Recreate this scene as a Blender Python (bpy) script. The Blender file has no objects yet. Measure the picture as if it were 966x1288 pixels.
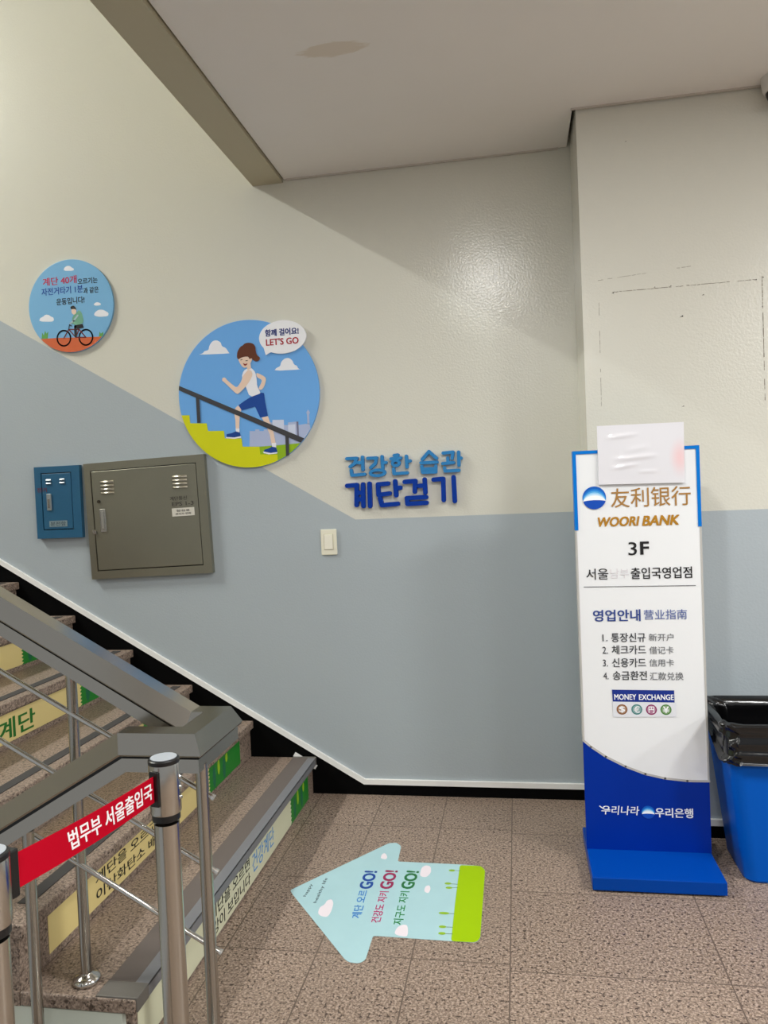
import bpy, bmesh, math, random
from mathutils import Vector, Matrix
random.seed(7)
SC = bpy.context.scene
COL = SC.collection
PI = math.pi

# ------------------------------------------------------------------ camera, world, lights, exposure
cam_data = bpy.data.cameras.new('camera'); cam = bpy.data.objects.new('camera', cam_data); COL.objects.link(cam)
YAW, PITCH, ROLL = math.radians(9.823), math.radians(1.460), math.radians(2.413)
fw = Vector((-math.sin(YAW)*math.cos(PITCH), math.cos(YAW)*math.cos(PITCH), -math.sin(PITCH)))
rt = Vector((math.cos(YAW), math.sin(YAW), 0)); dn = fw.cross(rt)
r2 = rt*math.cos(ROLL) + dn*math.sin(ROLL); d2 = -rt*math.sin(ROLL) + dn*math.cos(ROLL)
mw = Matrix((r2, -d2, -fw)).transposed().to_4x4(); mw.translation = Vector((0, -3.5, 1.4115))
cam.matrix_world = mw
cam_data.sensor_fit = 'VERTICAL'; cam_data.sensor_height = 32.0; cam_data.lens = 32.0*967/1288
cam_data.clip_start = .05
SC.camera = cam

world = bpy.data.worlds.new('world'); SC.world = world; world.use_nodes = True
world.node_tree.nodes['Background'].inputs[0].default_value = (.93, .97, 1, 1)
world.node_tree.nodes['Background'].inputs[1].default_value = .34

def area(name, loc, size, power, col, rot=(0, 0, 0)):
    l = bpy.data.lights.new(name, 'AREA'); l.shape = 'RECTANGLE'; l.size, l.size_y = size; l.energy = power; l.color = col
    o = bpy.data.objects.new(name, l); COL.objects.link(o); o.location = loc; o.rotation_euler = rot
    return o
area('stairwell_lamp', (-5.3, -1.9, 5.51), (.14, 1.4), 225, (.98, 1, .98))
area('lobby_lamp', (-.15, -1.93, 2.87), (.16, .16), 18, (1, 1, .985))
area('lobby_lamp', (2.3, -2.3, 2.86), (.5, .5), 56, (.99, 1, .985))
area('lobby_lamp', (4.3, -2.3, 2.86), (.5, .5), 80, (.99, 1, .985))
area('lobby_lamp', (.3, -4.6, 2.86), (.6, .6), 30, (.99, 1, .985))
area('lobby_lamp', (2.6, -4.6, 2.86), (.6, .6), 46, (.99, 1, .985))
SC.view_settings.view_transform = 'Standard'; SC.view_settings.look = 'None'
SC.view_settings.exposure = 0.28; SC.view_settings.gamma = 1.0; SC.view_settings.use_curve_mapping = False

# ------------------------------------------------------------------ measured outlines (metres)
DATA = {'arrow': {'cloud1': [(-0.7134, -1.0246), (-0.7165, -0.9862), (-0.7034, -0.9692), (-0.7019, -0.9401), (-0.6862, -0.9322), (-0.6745, -0.9585), (-0.6702, -1.0052),
                      (-0.6741, -1.045), (-0.698, -1.0413)],
           'cloud2': [(-0.5691, -0.6239), (-0.5696, -0.5875), (-0.5585, -0.5783), (-0.5434, -0.6097), (-0.5468, -0.63)],
           'cloud3': [(-0.4021, -0.7467), (-0.4027, -0.6819), (-0.3883, -0.6616), (-0.3688, -0.6695), (-0.3618, -0.7158), (-0.3758, -0.7535)],
           'cloud4': [(-0.3731, -0.8522), (-0.3723, -0.8148), (-0.3581, -0.8066), (-0.3507, -0.8334), (-0.356, -0.864)],
           'cloud5': [(-0.4377, -1.1224), (-0.4342, -1.083), (-0.4184, -1.0644), (-0.4011, -1.0656), (-0.3933, -1.1098), (-0.3948, -1.1332)],
           'green': [(-0.2609, -0.6507), (-0.1835, -0.6499), (-0.1657, -0.6822), (-0.1639, -1.117), (-0.1766, -1.1395), (-0.2533, -1.1406), (-0.2583, -0.9198)],
           'outline': [(-0.8521, -0.8855), (-0.5578, -0.4936), (-0.5267, -0.4868), (-0.5043, -0.5152), (-0.4988, -0.6418), (-0.2594, -0.6449), (-0.1835, -0.6499),
                       (-0.1657, -0.6822), (-0.1639, -1.117), (-0.1766, -1.1395), (-0.2512, -1.139), (-0.5028, -1.1343), (-0.5026, -1.2617), (-0.5178, -1.2804),
                       (-0.5486, -1.2787), (-0.5653, -1.2656), (-0.8354, -0.9111)]},
 'b1': (-2.1716, 2.5175, 0.1804, 0.0384),
 'b2': (-2.0225, 2.5044, 0.1045, 0.0286),
 'b3': (-2.1611, 2.469, 0.221, 0.0352),
 'b4': (-2.0076, 2.4577, 0.0807, 0.0286),
 'b5': (-2.1197, 2.4148, 0.1493, 0.0319),
 'bike': {'cloud1': [(-2.2925, 2.3275), (-2.2886, 2.3434), (-2.2719, 2.3486), (-2.257, 2.359), (-2.2393, 2.3556), (-2.2291, 2.3471), (-2.2152, 2.3408), (-2.2124, 2.3277),
                     (-2.2235, 2.3208)],
          'cloud2': [(-2.1477, 2.5635), (-2.1425, 2.5791), (-2.1266, 2.586), (-2.1126, 2.5841), (-2.1025, 2.5755), (-2.091, 2.568), (-2.0964, 2.5589)],
          'cloud3': [(-1.9989, 2.3382), (-1.989, 2.3515), (-1.9712, 2.3596), (-1.9504, 2.3579), (-1.9369, 2.3504), (-1.9202, 2.3395), (-1.9245, 2.324), (-1.9662, 2.3241),
                     (-1.9903, 2.3292)],
          'cloud4': [(-1.9975, 2.3873), (-1.9865, 2.396), (-1.9726, 2.3961), (-1.9571, 2.3872), (-1.9631, 2.3794), (-1.9909, 2.3804)],
          'ground': [(-2.3825, 2.2422), (-2.2746, 2.2406), (-2.2033, 2.2398), (-1.9715, 2.2287), (-1.8746, 2.2245), (-1.8809, 2.1103), (-2.3882, 2.1462)],
          'hair': [(-2.1219, 2.3848), (-2.106, 2.3912), (-2.0945, 2.3838), (-2.0884, 2.366), (-2.0965, 2.373), (-2.1176, 2.3729)],
          'head': [(-2.1165, 2.3683), (-2.1117, 2.3775), (-2.0976, 2.3776), (-2.0898, 2.3661), (-2.0921, 2.3502), (-2.1051, 2.3449), (-2.1152, 2.3534)],
          'torso': [(-2.1111, 2.3389), (-2.0869, 2.3562), (-2.0756, 2.3681), (-2.0593, 2.3476), (-2.0541, 2.3023), (-2.0798, 2.2947), (-2.1079, 2.2969),
                    (-2.1179, 2.3073)],
          'tuft': [(-2.2853, 2.2414), (-2.28, 2.2715), (-2.2722, 2.2579), (-2.2637, 2.2799), (-2.2574, 2.2652), (-2.2468, 2.2754), (-2.2518, 2.2402)],
          'tuft2': [(-1.9785, 2.2279), (-1.9729, 2.2544), (-1.9665, 2.243), (-1.9549, 2.2511), (-1.9542, 2.2274)]},
 'bike_lines': {'arm': [(-2.0843, 2.34), (-2.1068, 2.3161), (-2.1251, 2.3047)],
                'bar': [(-2.1359, 2.2765), (-2.1304, 2.2986), (-2.1188, 2.2913)],
                'frame': [(-2.1645, 2.2355), (-2.1359, 2.2765), (-2.0811, 2.2723), (-2.1008, 2.2353), (-2.1359, 2.2765)],
                'frame2': [(-2.0811, 2.2723), (-2.0469, 2.2312), (-2.1008, 2.2353)],
                'seat': [(-2.0877, 2.2792), (-2.0595, 2.2822)],
                'thigh': [(-2.0646, 2.2903), (-2.0999, 2.2879), (-2.1005, 2.2404)]},
 'blue': {'door': [(-2.3218, 1.5746), (-2.163, 1.5728), (-2.1572, 1.2988), (-2.3138, 1.2974)],
          'handle': [(-2.2938, 1.4742), (-2.2708, 1.4744), (-2.2659, 1.3928), (-2.2926, 1.3905)],
          'label': [(-2.2872, 1.3384), (-2.1907, 1.3405), (-2.19, 1.3109), (-2.2865, 1.3086)],
          'louv1': [(-2.2941, 1.5513), (-2.2664, 1.5501), (-2.2659, 1.5171), (-2.2924, 1.5182)],
          'louv2': [(-2.2194, 1.5513), (-2.193, 1.5501), (-2.1925, 1.5183), (-2.2188, 1.5194)],
          'mark': [(-2.3454, 1.504), (-2.2931, 1.5061), (-2.2919, 1.4852), (-2.343, 1.4818)],
          'outer': [(-2.3598, 1.6094), (-2.1133, 1.6087), (-2.112, 1.2534), (-2.353, 1.2522)]},
 'bub_t1': (-1.0509, 2.1798, 0.161, 0.032),
 'bub_t2': (-1.0508, 2.1364, 0.1566, 0.0304),
 'bubble': (-1.0492, 2.1564, 0.11404999999999993, 0.07760000000000011),
 'cab': {'door': [(-2.05, 1.573), (-1.5069, 1.5873), (-1.4921, 1.1059), (-2.036, 1.0849)],
         'handle': [(-2.0132, 1.3876), (-1.9813, 1.3886), (-1.9781, 1.2764), (-2.0077, 1.2741)],
         'label': [(-1.6367, 1.3777), (-1.521, 1.3796), (-1.5208, 1.3392), (-1.6342, 1.339)],
         'latch': [(-2.0427, 1.2818)],
         'lock': [(-2.0146, 1.4247)],
         'louv1': [(-2.0016, 1.5306), (-1.929, 1.5274), (-1.933, 1.4561), (-2.0033, 1.459)],
         'louv2': [(-1.626, 1.5396), (-1.5513, 1.5362), (-1.5525, 1.4682), (-1.6273, 1.4714)],
         'outer': [(-2.0927, 1.6153), (-1.46, 1.6273), (-1.4436, 1.0653), (-2.0681, 1.0407)]},
 'cab_t': [(-1.6002, 1.4254, 0.0866, 0.0192), (-1.5789, 1.399, 0.1091, 0.0192)],
 'floor_t': [('계단 오르', 'blue', ((-0.5786, -1.0419), (-0.5871, -0.8649), 0.0322)), ('GO!', 'navy', ((-0.5845, -0.851), (-0.5866, -0.7259), 0.0452)),
             ('건강도 지키', 'pink', ((-0.509, -1.0616), (-0.5122, -0.8649), 0.0319)), ('GO!', 'wine', ((-0.5122, -0.8445), (-0.5098, -0.7156), 0.045)),
             ('지구도 지키', 'green', ((-0.4344, -1.0659), (-0.4391, -0.8582), 0.0317)), ('GO!', 'dkgreen', ((-0.4367, -0.8377), (-0.4304, -0.7124), 0.0447)),
             ('happy', 'ink', ((-0.7866, -0.9233), (-0.7846, -0.8377), 0.0143)), ('healthy life', 'ink', ((-0.7389, -0.9613), (-0.741, -0.7909), 0.016))],
 'letters': {'강': [[(-0.6684, 1.5713), (-0.6277, 1.5718), (-0.6338, 1.5464), (-0.6567, 1.5275)], [(-0.6021, 1.5764), (-0.6002, 1.5232)],
                   [(-0.5991, 1.548), (-0.5848, 1.5482)], ('o', (-0.6256, 1.5027), 0.0338, 0.0133)],
             '건': [[(-0.7672, 1.5745), (-0.721, 1.5748), (-0.7324, 1.5494), (-0.7535, 1.537)], [(-0.7219, 1.5539), (-0.6981, 1.5528)],
                   [(-0.6936, 1.5784), (-0.6935, 1.5209)], [(-0.7491, 1.5201), (-0.7467, 1.4966), (-0.6868, 1.4989)]],
             '걷': [[(-0.5014, 1.4557), (-0.4529, 1.4577), (-0.4566, 1.4091)], [(-0.4356, 1.4346), (-0.409, 1.4351)], [(-0.4095, 1.4624), (-0.4086, 1.4038)],
                   [(-0.4062, 1.3823), (-0.4945, 1.3809), (-0.4923, 1.3543), (-0.4056, 1.3559)]],
             '계': [[(-0.7711, 1.4491), (-0.7256, 1.4513), (-0.7305, 1.3586)], [(-0.7272, 1.4137), (-0.7025, 1.4144)], [(-0.7286, 1.3836), (-0.7038, 1.3843)],
                   [(-0.6965, 1.4525), (-0.6983, 1.3523)], [(-0.6658, 1.4545), (-0.6669, 1.3511)]],
             '관': [[(-0.3207, 1.578), (-0.2755, 1.5807), (-0.2808, 1.5523)], [(-0.3003, 1.5549), (-0.2995, 1.5336)], [(-0.3243, 1.5307), (-0.275, 1.5333)],
                   [(-0.2503, 1.5794), (-0.251, 1.5199)], [(-0.2498, 1.5508), (-0.24, 1.552)], [(-0.3168, 1.5115), (-0.3141, 1.4966), (-0.2519, 1.497)]],
             '기': [[(-0.3683, 1.4597), (-0.3246, 1.4619), (-0.326, 1.3659)], [(-0.2776, 1.4671), (-0.2762, 1.359)]],
             '단': [[(-0.5788, 1.4516), (-0.6262, 1.4495), (-0.6249, 1.4011), (-0.574, 1.4057)], [(-0.5456, 1.4601), (-0.5433, 1.3961)],
                   [(-0.5419, 1.4284), (-0.5226, 1.4301)], [(-0.6188, 1.3842), (-0.6117, 1.3531), (-0.5374, 1.3569)]],
             '습': [[(-0.3845, 1.5886), (-0.4166, 1.5541)], [(-0.3845, 1.5886), (-0.3512, 1.5558)], [(-0.423, 1.5387), (-0.3494, 1.5385)],
                   [(-0.4204, 1.5221), (-0.4165, 1.4948), (-0.357, 1.4945), (-0.3559, 1.5216)], [(-0.4167, 1.5104), (-0.358, 1.5093)]],
             '한': [[(-0.5448, 1.5785), (-0.528, 1.5802)], [(-0.5606, 1.5636), (-0.516, 1.5655)], ('o', (-0.5387, 1.5435), 0.0158, 0.0124),
                   [(-0.489, 1.5724), (-0.4877, 1.5228)], [(-0.4875, 1.5493), (-0.4724, 1.5502)], [(-0.5508, 1.5175), (-0.5483, 1.495), (-0.488, 1.4964)]]},
 'plate': {'coins': [(0.3529, 0.5769), (0.4053, 0.5772), (0.4565, 0.5766), (0.5074, 0.577), (0.3722, 0.577)],
           'curve': [(0.2057, 0.4584), (0.2377, 0.433), (0.2897, 0.3969), (0.359, 0.3613), (0.428, 0.3352), (0.4968, 0.3203), (0.5738, 0.3129), (0.6571, 0.313)],
           'exch': [(0.3193, 0.65), (0.5379, 0.6478), (0.5382, 0.6035), (0.3214, 0.606)],
           'exchw': [(0.3196, 0.606), (0.5434, 0.6035), (0.5435, 0.551), (0.3212, 0.5482)],
           'line': [(0.2325, 1.0314), (0.6238, 1.0289)],
           'logo': [(0.2805, 1.3589), (0.3224, 1.3572)],
           'logo2': [(0.4331, 0.1969), (0.4566, 0.1976)],
           'plate': [(0.2087, 1.5324), (0.6475, 1.533), (0.6442, 1.2418), (0.2043, 1.2421)],
           'sheet': [(0.2979, 1.6204), (0.5991, 1.6185), (0.5962, 1.4014), (0.2977, 1.4064)]},
 'run': {'arm': [(-1.225, 2.0168), (-1.2082, 2.0099), (-1.2032, 1.9909), (-1.219, 1.9635), (-1.2417, 1.9365), (-1.273, 1.91), (-1.2862, 1.9051), (-1.3149, 1.9331),
                 (-1.3436, 1.9636), (-1.3578, 1.9743), (-1.3537, 1.9871), (-1.3398, 1.9879), (-1.3318, 1.9751), (-1.3054, 1.9513), (-1.2847, 1.9352), (-1.2619, 1.9623),
                 (-1.2519, 1.9901)],
         'backarm': [(-1.1873, 2.002), (-1.1541, 1.9852), (-1.137, 1.9703), (-1.148, 1.9345), (-1.1659, 1.9154), (-1.18, 1.9244), (-1.1644, 1.9478), (-1.1593, 1.9661),
                     (-1.1842, 1.9775)],
         'bar': [(-1.5837, 1.9678), (-0.9664, 1.6795), (-0.9816, 1.6594), (-1.5849, 1.9463)],
         'barpost': [(-1.4918, 1.9074), (-1.4746, 1.9005), (-1.4737, 1.7809), (-1.4913, 1.7803)],
         'barpost2': [(-1.0576, 1.7022), (-1.0403, 1.6948), (-1.0429, 1.6042), (-1.0582, 1.6009)],
         'bubbletail': [(-1.1435, 2.1164), (-1.1344, 2.0777), (-1.1006, 2.0947)],
         'cloud': [(-1.4712, 2.1043), (-1.4465, 2.1099), (-1.4399, 2.1193), (-1.418, 2.1226), (-1.4125, 2.1443), (-1.3968, 2.1636), (-1.3766, 2.1678), (-1.3556, 2.1564),
                   (-1.3497, 2.1356), (-1.3311, 2.1277), (-1.3168, 2.1038), (-1.3127, 2.0995)],
         'cloud2': [(-1.0982, 2.0024), (-1.0875, 2.0154), (-1.0678, 2.0221), (-1.0626, 2.0419), (-1.0451, 2.0568), (-1.0241, 2.0586), (-1.0079, 2.0461),
                    (-1.0005, 2.0255), (-0.9866, 2.0189), (-0.9806, 2.0041), (-0.9649, 2.0006)],
         'dark_tower': [(-1.002, 1.7598), (-0.992, 1.7592), (-0.992, 1.6866), (-1.0004, 1.687)],
         'eye1': [(-1.2602, 2.0656), (-1.2498, 2.0681), (-1.25, 2.0649), (-1.2595, 2.0623)],
         'eye2': [(-1.2356, 2.0606), (-1.2245, 2.0614), (-1.2246, 2.0582), (-1.2349, 2.0573)],
         'face': [(-1.2749, 2.0813), (-1.2675, 2.0563), (-1.2533, 2.0325), (-1.2399, 2.0251), (-1.2242, 2.033), (-1.2061, 2.0536), (-1.2018, 2.072), (-1.2132, 2.0834),
                  (-1.2643, 2.087)],
         'hair': [(-1.2775, 2.0798), (-1.2737, 2.1056), (-1.258, 2.1272), (-1.245, 2.132), (-1.236, 2.141), (-1.2145, 2.1435), (-1.1935, 2.1371), (-1.184, 2.1218),
                  (-1.1826, 2.099), (-1.1775, 2.0808), (-1.1628, 2.0692), (-1.1667, 2.0574), (-1.1823, 2.0512), (-1.1974, 2.0579), (-1.2053, 2.0698), (-1.2158, 2.0649),
                  (-1.2203, 2.0774), (-1.239, 2.0787), (-1.2563, 2.0751), (-1.2721, 2.0672)],
         'hill': [(-1.1872, 1.6522), (-1.0979, 1.6541), (-0.9715, 1.6588), (-0.9787, 1.504), (-1.1939, 1.5137)],
         'leg1': [(-1.2828, 1.8518), (-1.2665, 1.8321), (-1.2761, 1.8122), (-1.2794, 1.7797), (-1.2832, 1.739), (-1.3003, 1.74), (-1.3, 1.7809), (-1.3036, 1.8138),
                  (-1.3047, 1.8262), (-1.2953, 1.842)],
         'leg2': [(-1.1695, 1.7881), (-1.1379, 1.7927), (-1.127, 1.7547), (-1.1137, 1.7134), (-1.1061, 1.6602), (-1.1265, 1.6588), (-1.1335, 1.7064), (-1.1524, 1.7562)],
         'mouth': [(-1.2507, 2.0503), (-1.2365, 2.0436), (-1.2252, 2.0477), (-1.2308, 2.0375), (-1.2412, 2.035)],
         'neck': [(-1.2341, 2.0394), (-1.213, 2.0525), (-1.2094, 2.0214), (-1.2268, 2.0145)],
         'shoe1': [(-1.3463, 1.7195), (-1.321, 1.7231), (-1.3008, 1.7302), (-1.2804, 1.7241), (-1.2762, 1.7059), (-1.3091, 1.7011), (-1.3478, 1.7048)],
         'shoe2': [(-1.1624, 1.6363), (-1.1409, 1.6417), (-1.1252, 1.649), (-1.1051, 1.6439), (-1.0994, 1.6217), (-1.1335, 1.6185), (-1.1671, 1.6267)],
         'shorts': [(-1.2801, 1.8533), (-1.2492, 1.8718), (-1.2211, 1.8864), (-1.1665, 1.9049), (-1.1521, 1.9023), (-1.149, 1.8616), (-1.1425, 1.8206), (-1.1386, 1.7944),
                    (-1.1763, 1.7884), (-1.1878, 1.8152), (-1.1993, 1.8419), (-1.2339, 1.8342), (-1.2667, 1.828)],
         'skyline': [(-1.2358, 1.6547), (-1.2322, 1.728), (-1.2049, 1.7265), (-1.2045, 1.7347), (-1.1832, 1.7335), (-1.1836, 1.7254), (-1.1624, 1.7242), (-1.162, 1.7323),
                     (-1.1366, 1.7309), (-1.135, 1.7633), (-1.1181, 1.7624), (-1.1176, 1.7737), (-1.0619, 1.7721), (-1.0631, 1.7471), (-1.0429, 1.7459), (-1.0424, 1.758),
                     (-1.0045, 1.7599), (-0.992, 1.7592), (-0.9927, 1.7431), (-0.9675, 1.7457), (-0.9382, 1.7481), (-0.9323, 1.6954), (-0.9642, 1.6367)],
         'sock1': [(-1.301, 1.7441), (-1.2812, 1.743), (-1.2822, 1.7242), (-1.2993, 1.7252)],
         'sock2': [(-1.1261, 1.6653), (-1.1041, 1.6658), (-1.1051, 1.6439), (-1.1238, 1.6432)],
         'sole1': [(-1.3521, 1.7067), (-1.3091, 1.7019), (-1.2761, 1.7067), (-1.2748, 1.6993), (-1.3094, 1.6954), (-1.3481, 1.6999)],
         'sole2': [(-1.1704, 1.6285), (-1.1334, 1.6193), (-1.0994, 1.6225), (-1.1014, 1.6153), (-1.1422, 1.6132), (-1.1674, 1.6202)],
         'spire': [(-0.9492, 1.7447), (-0.9488, 1.7889), (-0.9517, 1.7996), (-0.9427, 1.8127), (-0.9342, 1.7985), (-0.9389, 1.7884), (-0.9384, 1.7441)],
         'steps': [(-1.5913, 1.8225), (-1.5296, 1.8205), (-1.5272, 1.7815), (-1.4442, 1.7768), (-1.4391, 1.7394), (-1.3593, 1.7367), (-1.3567, 1.7004), (-1.2732, 1.6959),
                   (-1.27, 1.6565), (-1.1872, 1.6522), (-1.1847, 1.6154), (-1.0999, 1.6111), (-1.1031, 1.5096), (-1.6064, 1.5323)],
         'vest': [(-1.259, 1.9865), (-1.2465, 2.0142), (-1.2246, 2.0249), (-1.2075, 2.0237), (-1.1898, 2.0022), (-1.1846, 1.9694), (-1.1845, 1.9369), (-1.169, 1.905),
                  (-1.1752, 1.8997), (-1.2228, 1.8865), (-1.2415, 1.9406), (-1.2446, 1.9652)],
         'white_block': [(-1.1176, 1.7737), (-1.0619, 1.7721), (-1.0627, 1.7187), (-1.1184, 1.7202)],
         'white_block2': [(-1.0429, 1.7459), (-1.0076, 1.748), (-1.0085, 1.6915), (-1.0437, 1.6934)]},
 't_1': (0.3012, 0.8433, 0.0246, 0.0255),
 't_1a': (0.3841, 0.8429, 0.1202, 0.0327),
 't_1b': (0.4992, 0.8423, 0.0859, 0.0271),
 't_2': (0.3005, 0.7975, 0.0264, 0.0256),
 't_2a': (0.3844, 0.7974, 0.1202, 0.0328),
 't_2b': (0.4986, 0.7953, 0.0843, 0.0272),
 't_3': (0.4096, 1.1682, 0.0292, 0.048),
 't_3a': (0.3837, 0.75, 0.1186, 0.0328),
 't_3b': (0.498, 0.7491, 0.0859, 0.0271),
 't_3n': (0.2998, 0.75, 0.0246, 0.0256),
 't_4': (0.3, 0.7023, 0.0247, 0.0257),
 't_4a': (0.3848, 0.7026, 0.1203, 0.0329),
 't_4b': (0.5136, 0.6998, 0.1168, 0.029),
 't_F': (0.4487, 1.1694, 0.0337, 0.0479),
 't_bank': (0.5111, 1.2686, 0.1274, 0.0349),
 't_branch': (0.5069, 1.0776, 0.2114, 0.0414),
 't_cn': (0.4779, 1.3548, 0.2771, 0.0699),
 't_eun': (0.5237, 0.1968, 0.1308, 0.0347),
 't_exchange': (0.475, 0.6227, 0.1208, 0.02),
 't_faint': (0.3611, 1.0787, 0.065, 0.0354),
 't_info': (0.3456, 0.9242, 0.1661, 0.042),
 't_info2': (0.5162, 0.9256, 0.149, 0.0361),
 't_money': (0.3657, 0.6232, 0.077, 0.0201),
 't_na': (0.3345, 0.2009, 0.1348, 0.0332),
 't_seoul': (0.2818, 1.0781, 0.0781, 0.0404),
 't_woori': (0.364, 1.269, 0.1451, 0.0336),
 'trees': [[(-0.2851, -0.6943), (-0.2559, -0.6937)], [(-0.2915, -0.7902), (-0.2595, -0.7926)], [(-0.2855, -0.819), (-0.2561, -0.8146)],
           [(-0.2878, -0.9842), (-0.2557, -0.9842)], [(-0.2853, -1.0643), (-0.2549, -1.0641)], [(-0.2833, -1.1017), (-0.2519, -1.1014)]],
 'wheels': [(-2.1645, 2.2355), (-2.0469, 2.2312), (-2.2034, -2.1257)]}

# ------------------------------------------------------------------ materials
def lin(c): return tuple((x/12.92 if x <= .04045 else ((x+.055)/1.055)**2.4) for x in [v/255 for v in c])
MATS = {}
def mat(name, rgb, rough=.5, metal=0.0, spec=.5, bump=0, bscale=100, tint=0, tscale=6, alpha=None, emit=None):
    if name in MATS: return MATS[name]
    m = bpy.data.materials.new(name); m.use_nodes = True; nt = m.node_tree; b = nt.nodes['Principled BSDF']
    c = lin(rgb) + (1,)
    b.inputs['Base Color'].default_value = c; b.inputs['Roughness'].default_value = rough
    b.inputs['Metallic'].default_value = metal; b.inputs['Specular IOR Level'].default_value = spec
    tc = nt.nodes.new('ShaderNodeTexCoord')
    if bump:
        n = nt.nodes.new('ShaderNodeTexNoise'); n.inputs['Scale'].default_value = bscale; n.inputs['Detail'].default_value = 2
        bp = nt.nodes.new('ShaderNodeBump'); bp.inputs['Strength'].default_value = bump; bp.inputs['Distance'].default_value = .003
        nt.links.new(tc.outputs['Object'], n.inputs['Vector']); nt.links.new(n.outputs['Fac'], bp.inputs['Height'])
        nt.links.new(bp.outputs['Normal'], b.inputs['Normal'])
    if tint:
        n2 = nt.nodes.new('ShaderNodeTexNoise'); n2.inputs['Scale'].default_value = tscale; n2.inputs['Detail'].default_value = 4
        mx = nt.nodes.new('ShaderNodeMixRGB'); mx.inputs[1].default_value = c
        mx.inputs[2].default_value = tuple(x*(1-tint) for x in c[:3]) + (1,)
        nt.links.new(tc.outputs['Object'], n2.inputs['Vector']); nt.links.new(n2.outputs['Fac'], mx.inputs[0])
        nt.links.new(mx.outputs[0], b.inputs['Base Color'])
    if alpha is not None: b.inputs['Alpha'].default_value = alpha
    MATS[name] = m
    return m

def granite(name, base, dark, light, tiles=False):
    m = bpy.data.materials.new(name); m.use_nodes = True; nt = m.node_tree; b = nt.nodes['Principled BSDF']
    N = nt.nodes.new; L = nt.links.new
    tc = N('ShaderNodeTexCoord')
    def noise(scale, lo, hi, det=2):
        n = N('ShaderNodeTexNoise'); n.inputs['Scale'].default_value = scale; n.inputs['Detail'].default_value = det
        L(tc.outputs['Object'], n.inputs['Vector'])
        r = N('ShaderNodeMapRange'); r.inputs[1].default_value = lo; r.inputs[2].default_value = hi
        L(n.outputs['Fac'], r.inputs[0]); return r.outputs[0]
    def mix(f, a, c):
        x = N('ShaderNodeMixRGB'); L(f, x.inputs[0])
        for k, s in ((1, a), (2, c)):
            if isinstance(s, tuple): x.inputs[k].default_value = lin(s) + (1,)
            else: L(s, x.inputs[k])
        return x.outputs[0]
    col = mix(noise(140, .46, .60), base, light)
    col = mix(noise(95, .56, .66), col, dark)
    col = mix(noise(210, .60, .68), col, tuple(int(v*.55) for v in dark))
    if tiles:
        sx = N('ShaderNodeSeparateXYZ'); L(tc.outputs['Object'], sx.inputs[0])
        def M(op, a, b_=0.0, c_=None):
            q = N('ShaderNodeMath'); q.operation = op
            for k, s in ((0, a), (1, b_), (2, c_)):
                if s is None: continue
                if isinstance(s, (int, float)): q.inputs[k].default_value = s
                else: L(s, q.inputs[k])
            return q.outputs[0]
        x, y = sx.outputs[0], sx.outputs[1]
        right = M('GREATER_THAN', x, -.07)
        period = M('ADD', .295, M('MULTIPLY', right, .315))
        def joint(v, p, w):
            t = M('ABSOLUTE', M('SUBTRACT', M('FRACT', M('DIVIDE', v, p)), .5))
            return M('GREATER_THAN', t, M('SUBTRACT', .5, M('DIVIDE', w, p)))
        jx = joint(M('ADD', x, .07), period, .0022)
        lx = M('LESS_THAN', x, -.363)
        yo = M('ADD', y, M('ADD', .365, M('MULTIPLY', M('LESS_THAN', x, -.07), -.03)))
        jy = joint(yo, .452, .0020)
        # a faint whole-tile tone so neighbouring slabs differ a little
        wn = N('ShaderNodeTexWhiteNoise'); wn.noise_dimensions = '2D'
        cv = N('ShaderNodeCombineXYZ'); L(M('FLOOR', M('DIVIDE', M('ADD', x, .07), period)), cv.inputs[0]); L(M('FLOOR', M('DIVIDE', yo, .452)), cv.inputs[1])
        L(cv.outputs[0], wn.inputs['Vector'])
        hv = N('ShaderNodeHueSaturation'); L(col, hv.inputs['Color']); L(M('ADD', .93, M('MULTIPLY', wn.outputs['Value'], .12)), hv.inputs['Value'])
        col = mix(M('MAXIMUM', jx, jy), hv.outputs[0], (96, 82, 72))
    L(col, b.inputs['Base Color']); b.inputs['Roughness'].default_value = .42
    b.inputs['Specular IOR Level'].default_value = .35
    MATS[name] = m
    return m

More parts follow.
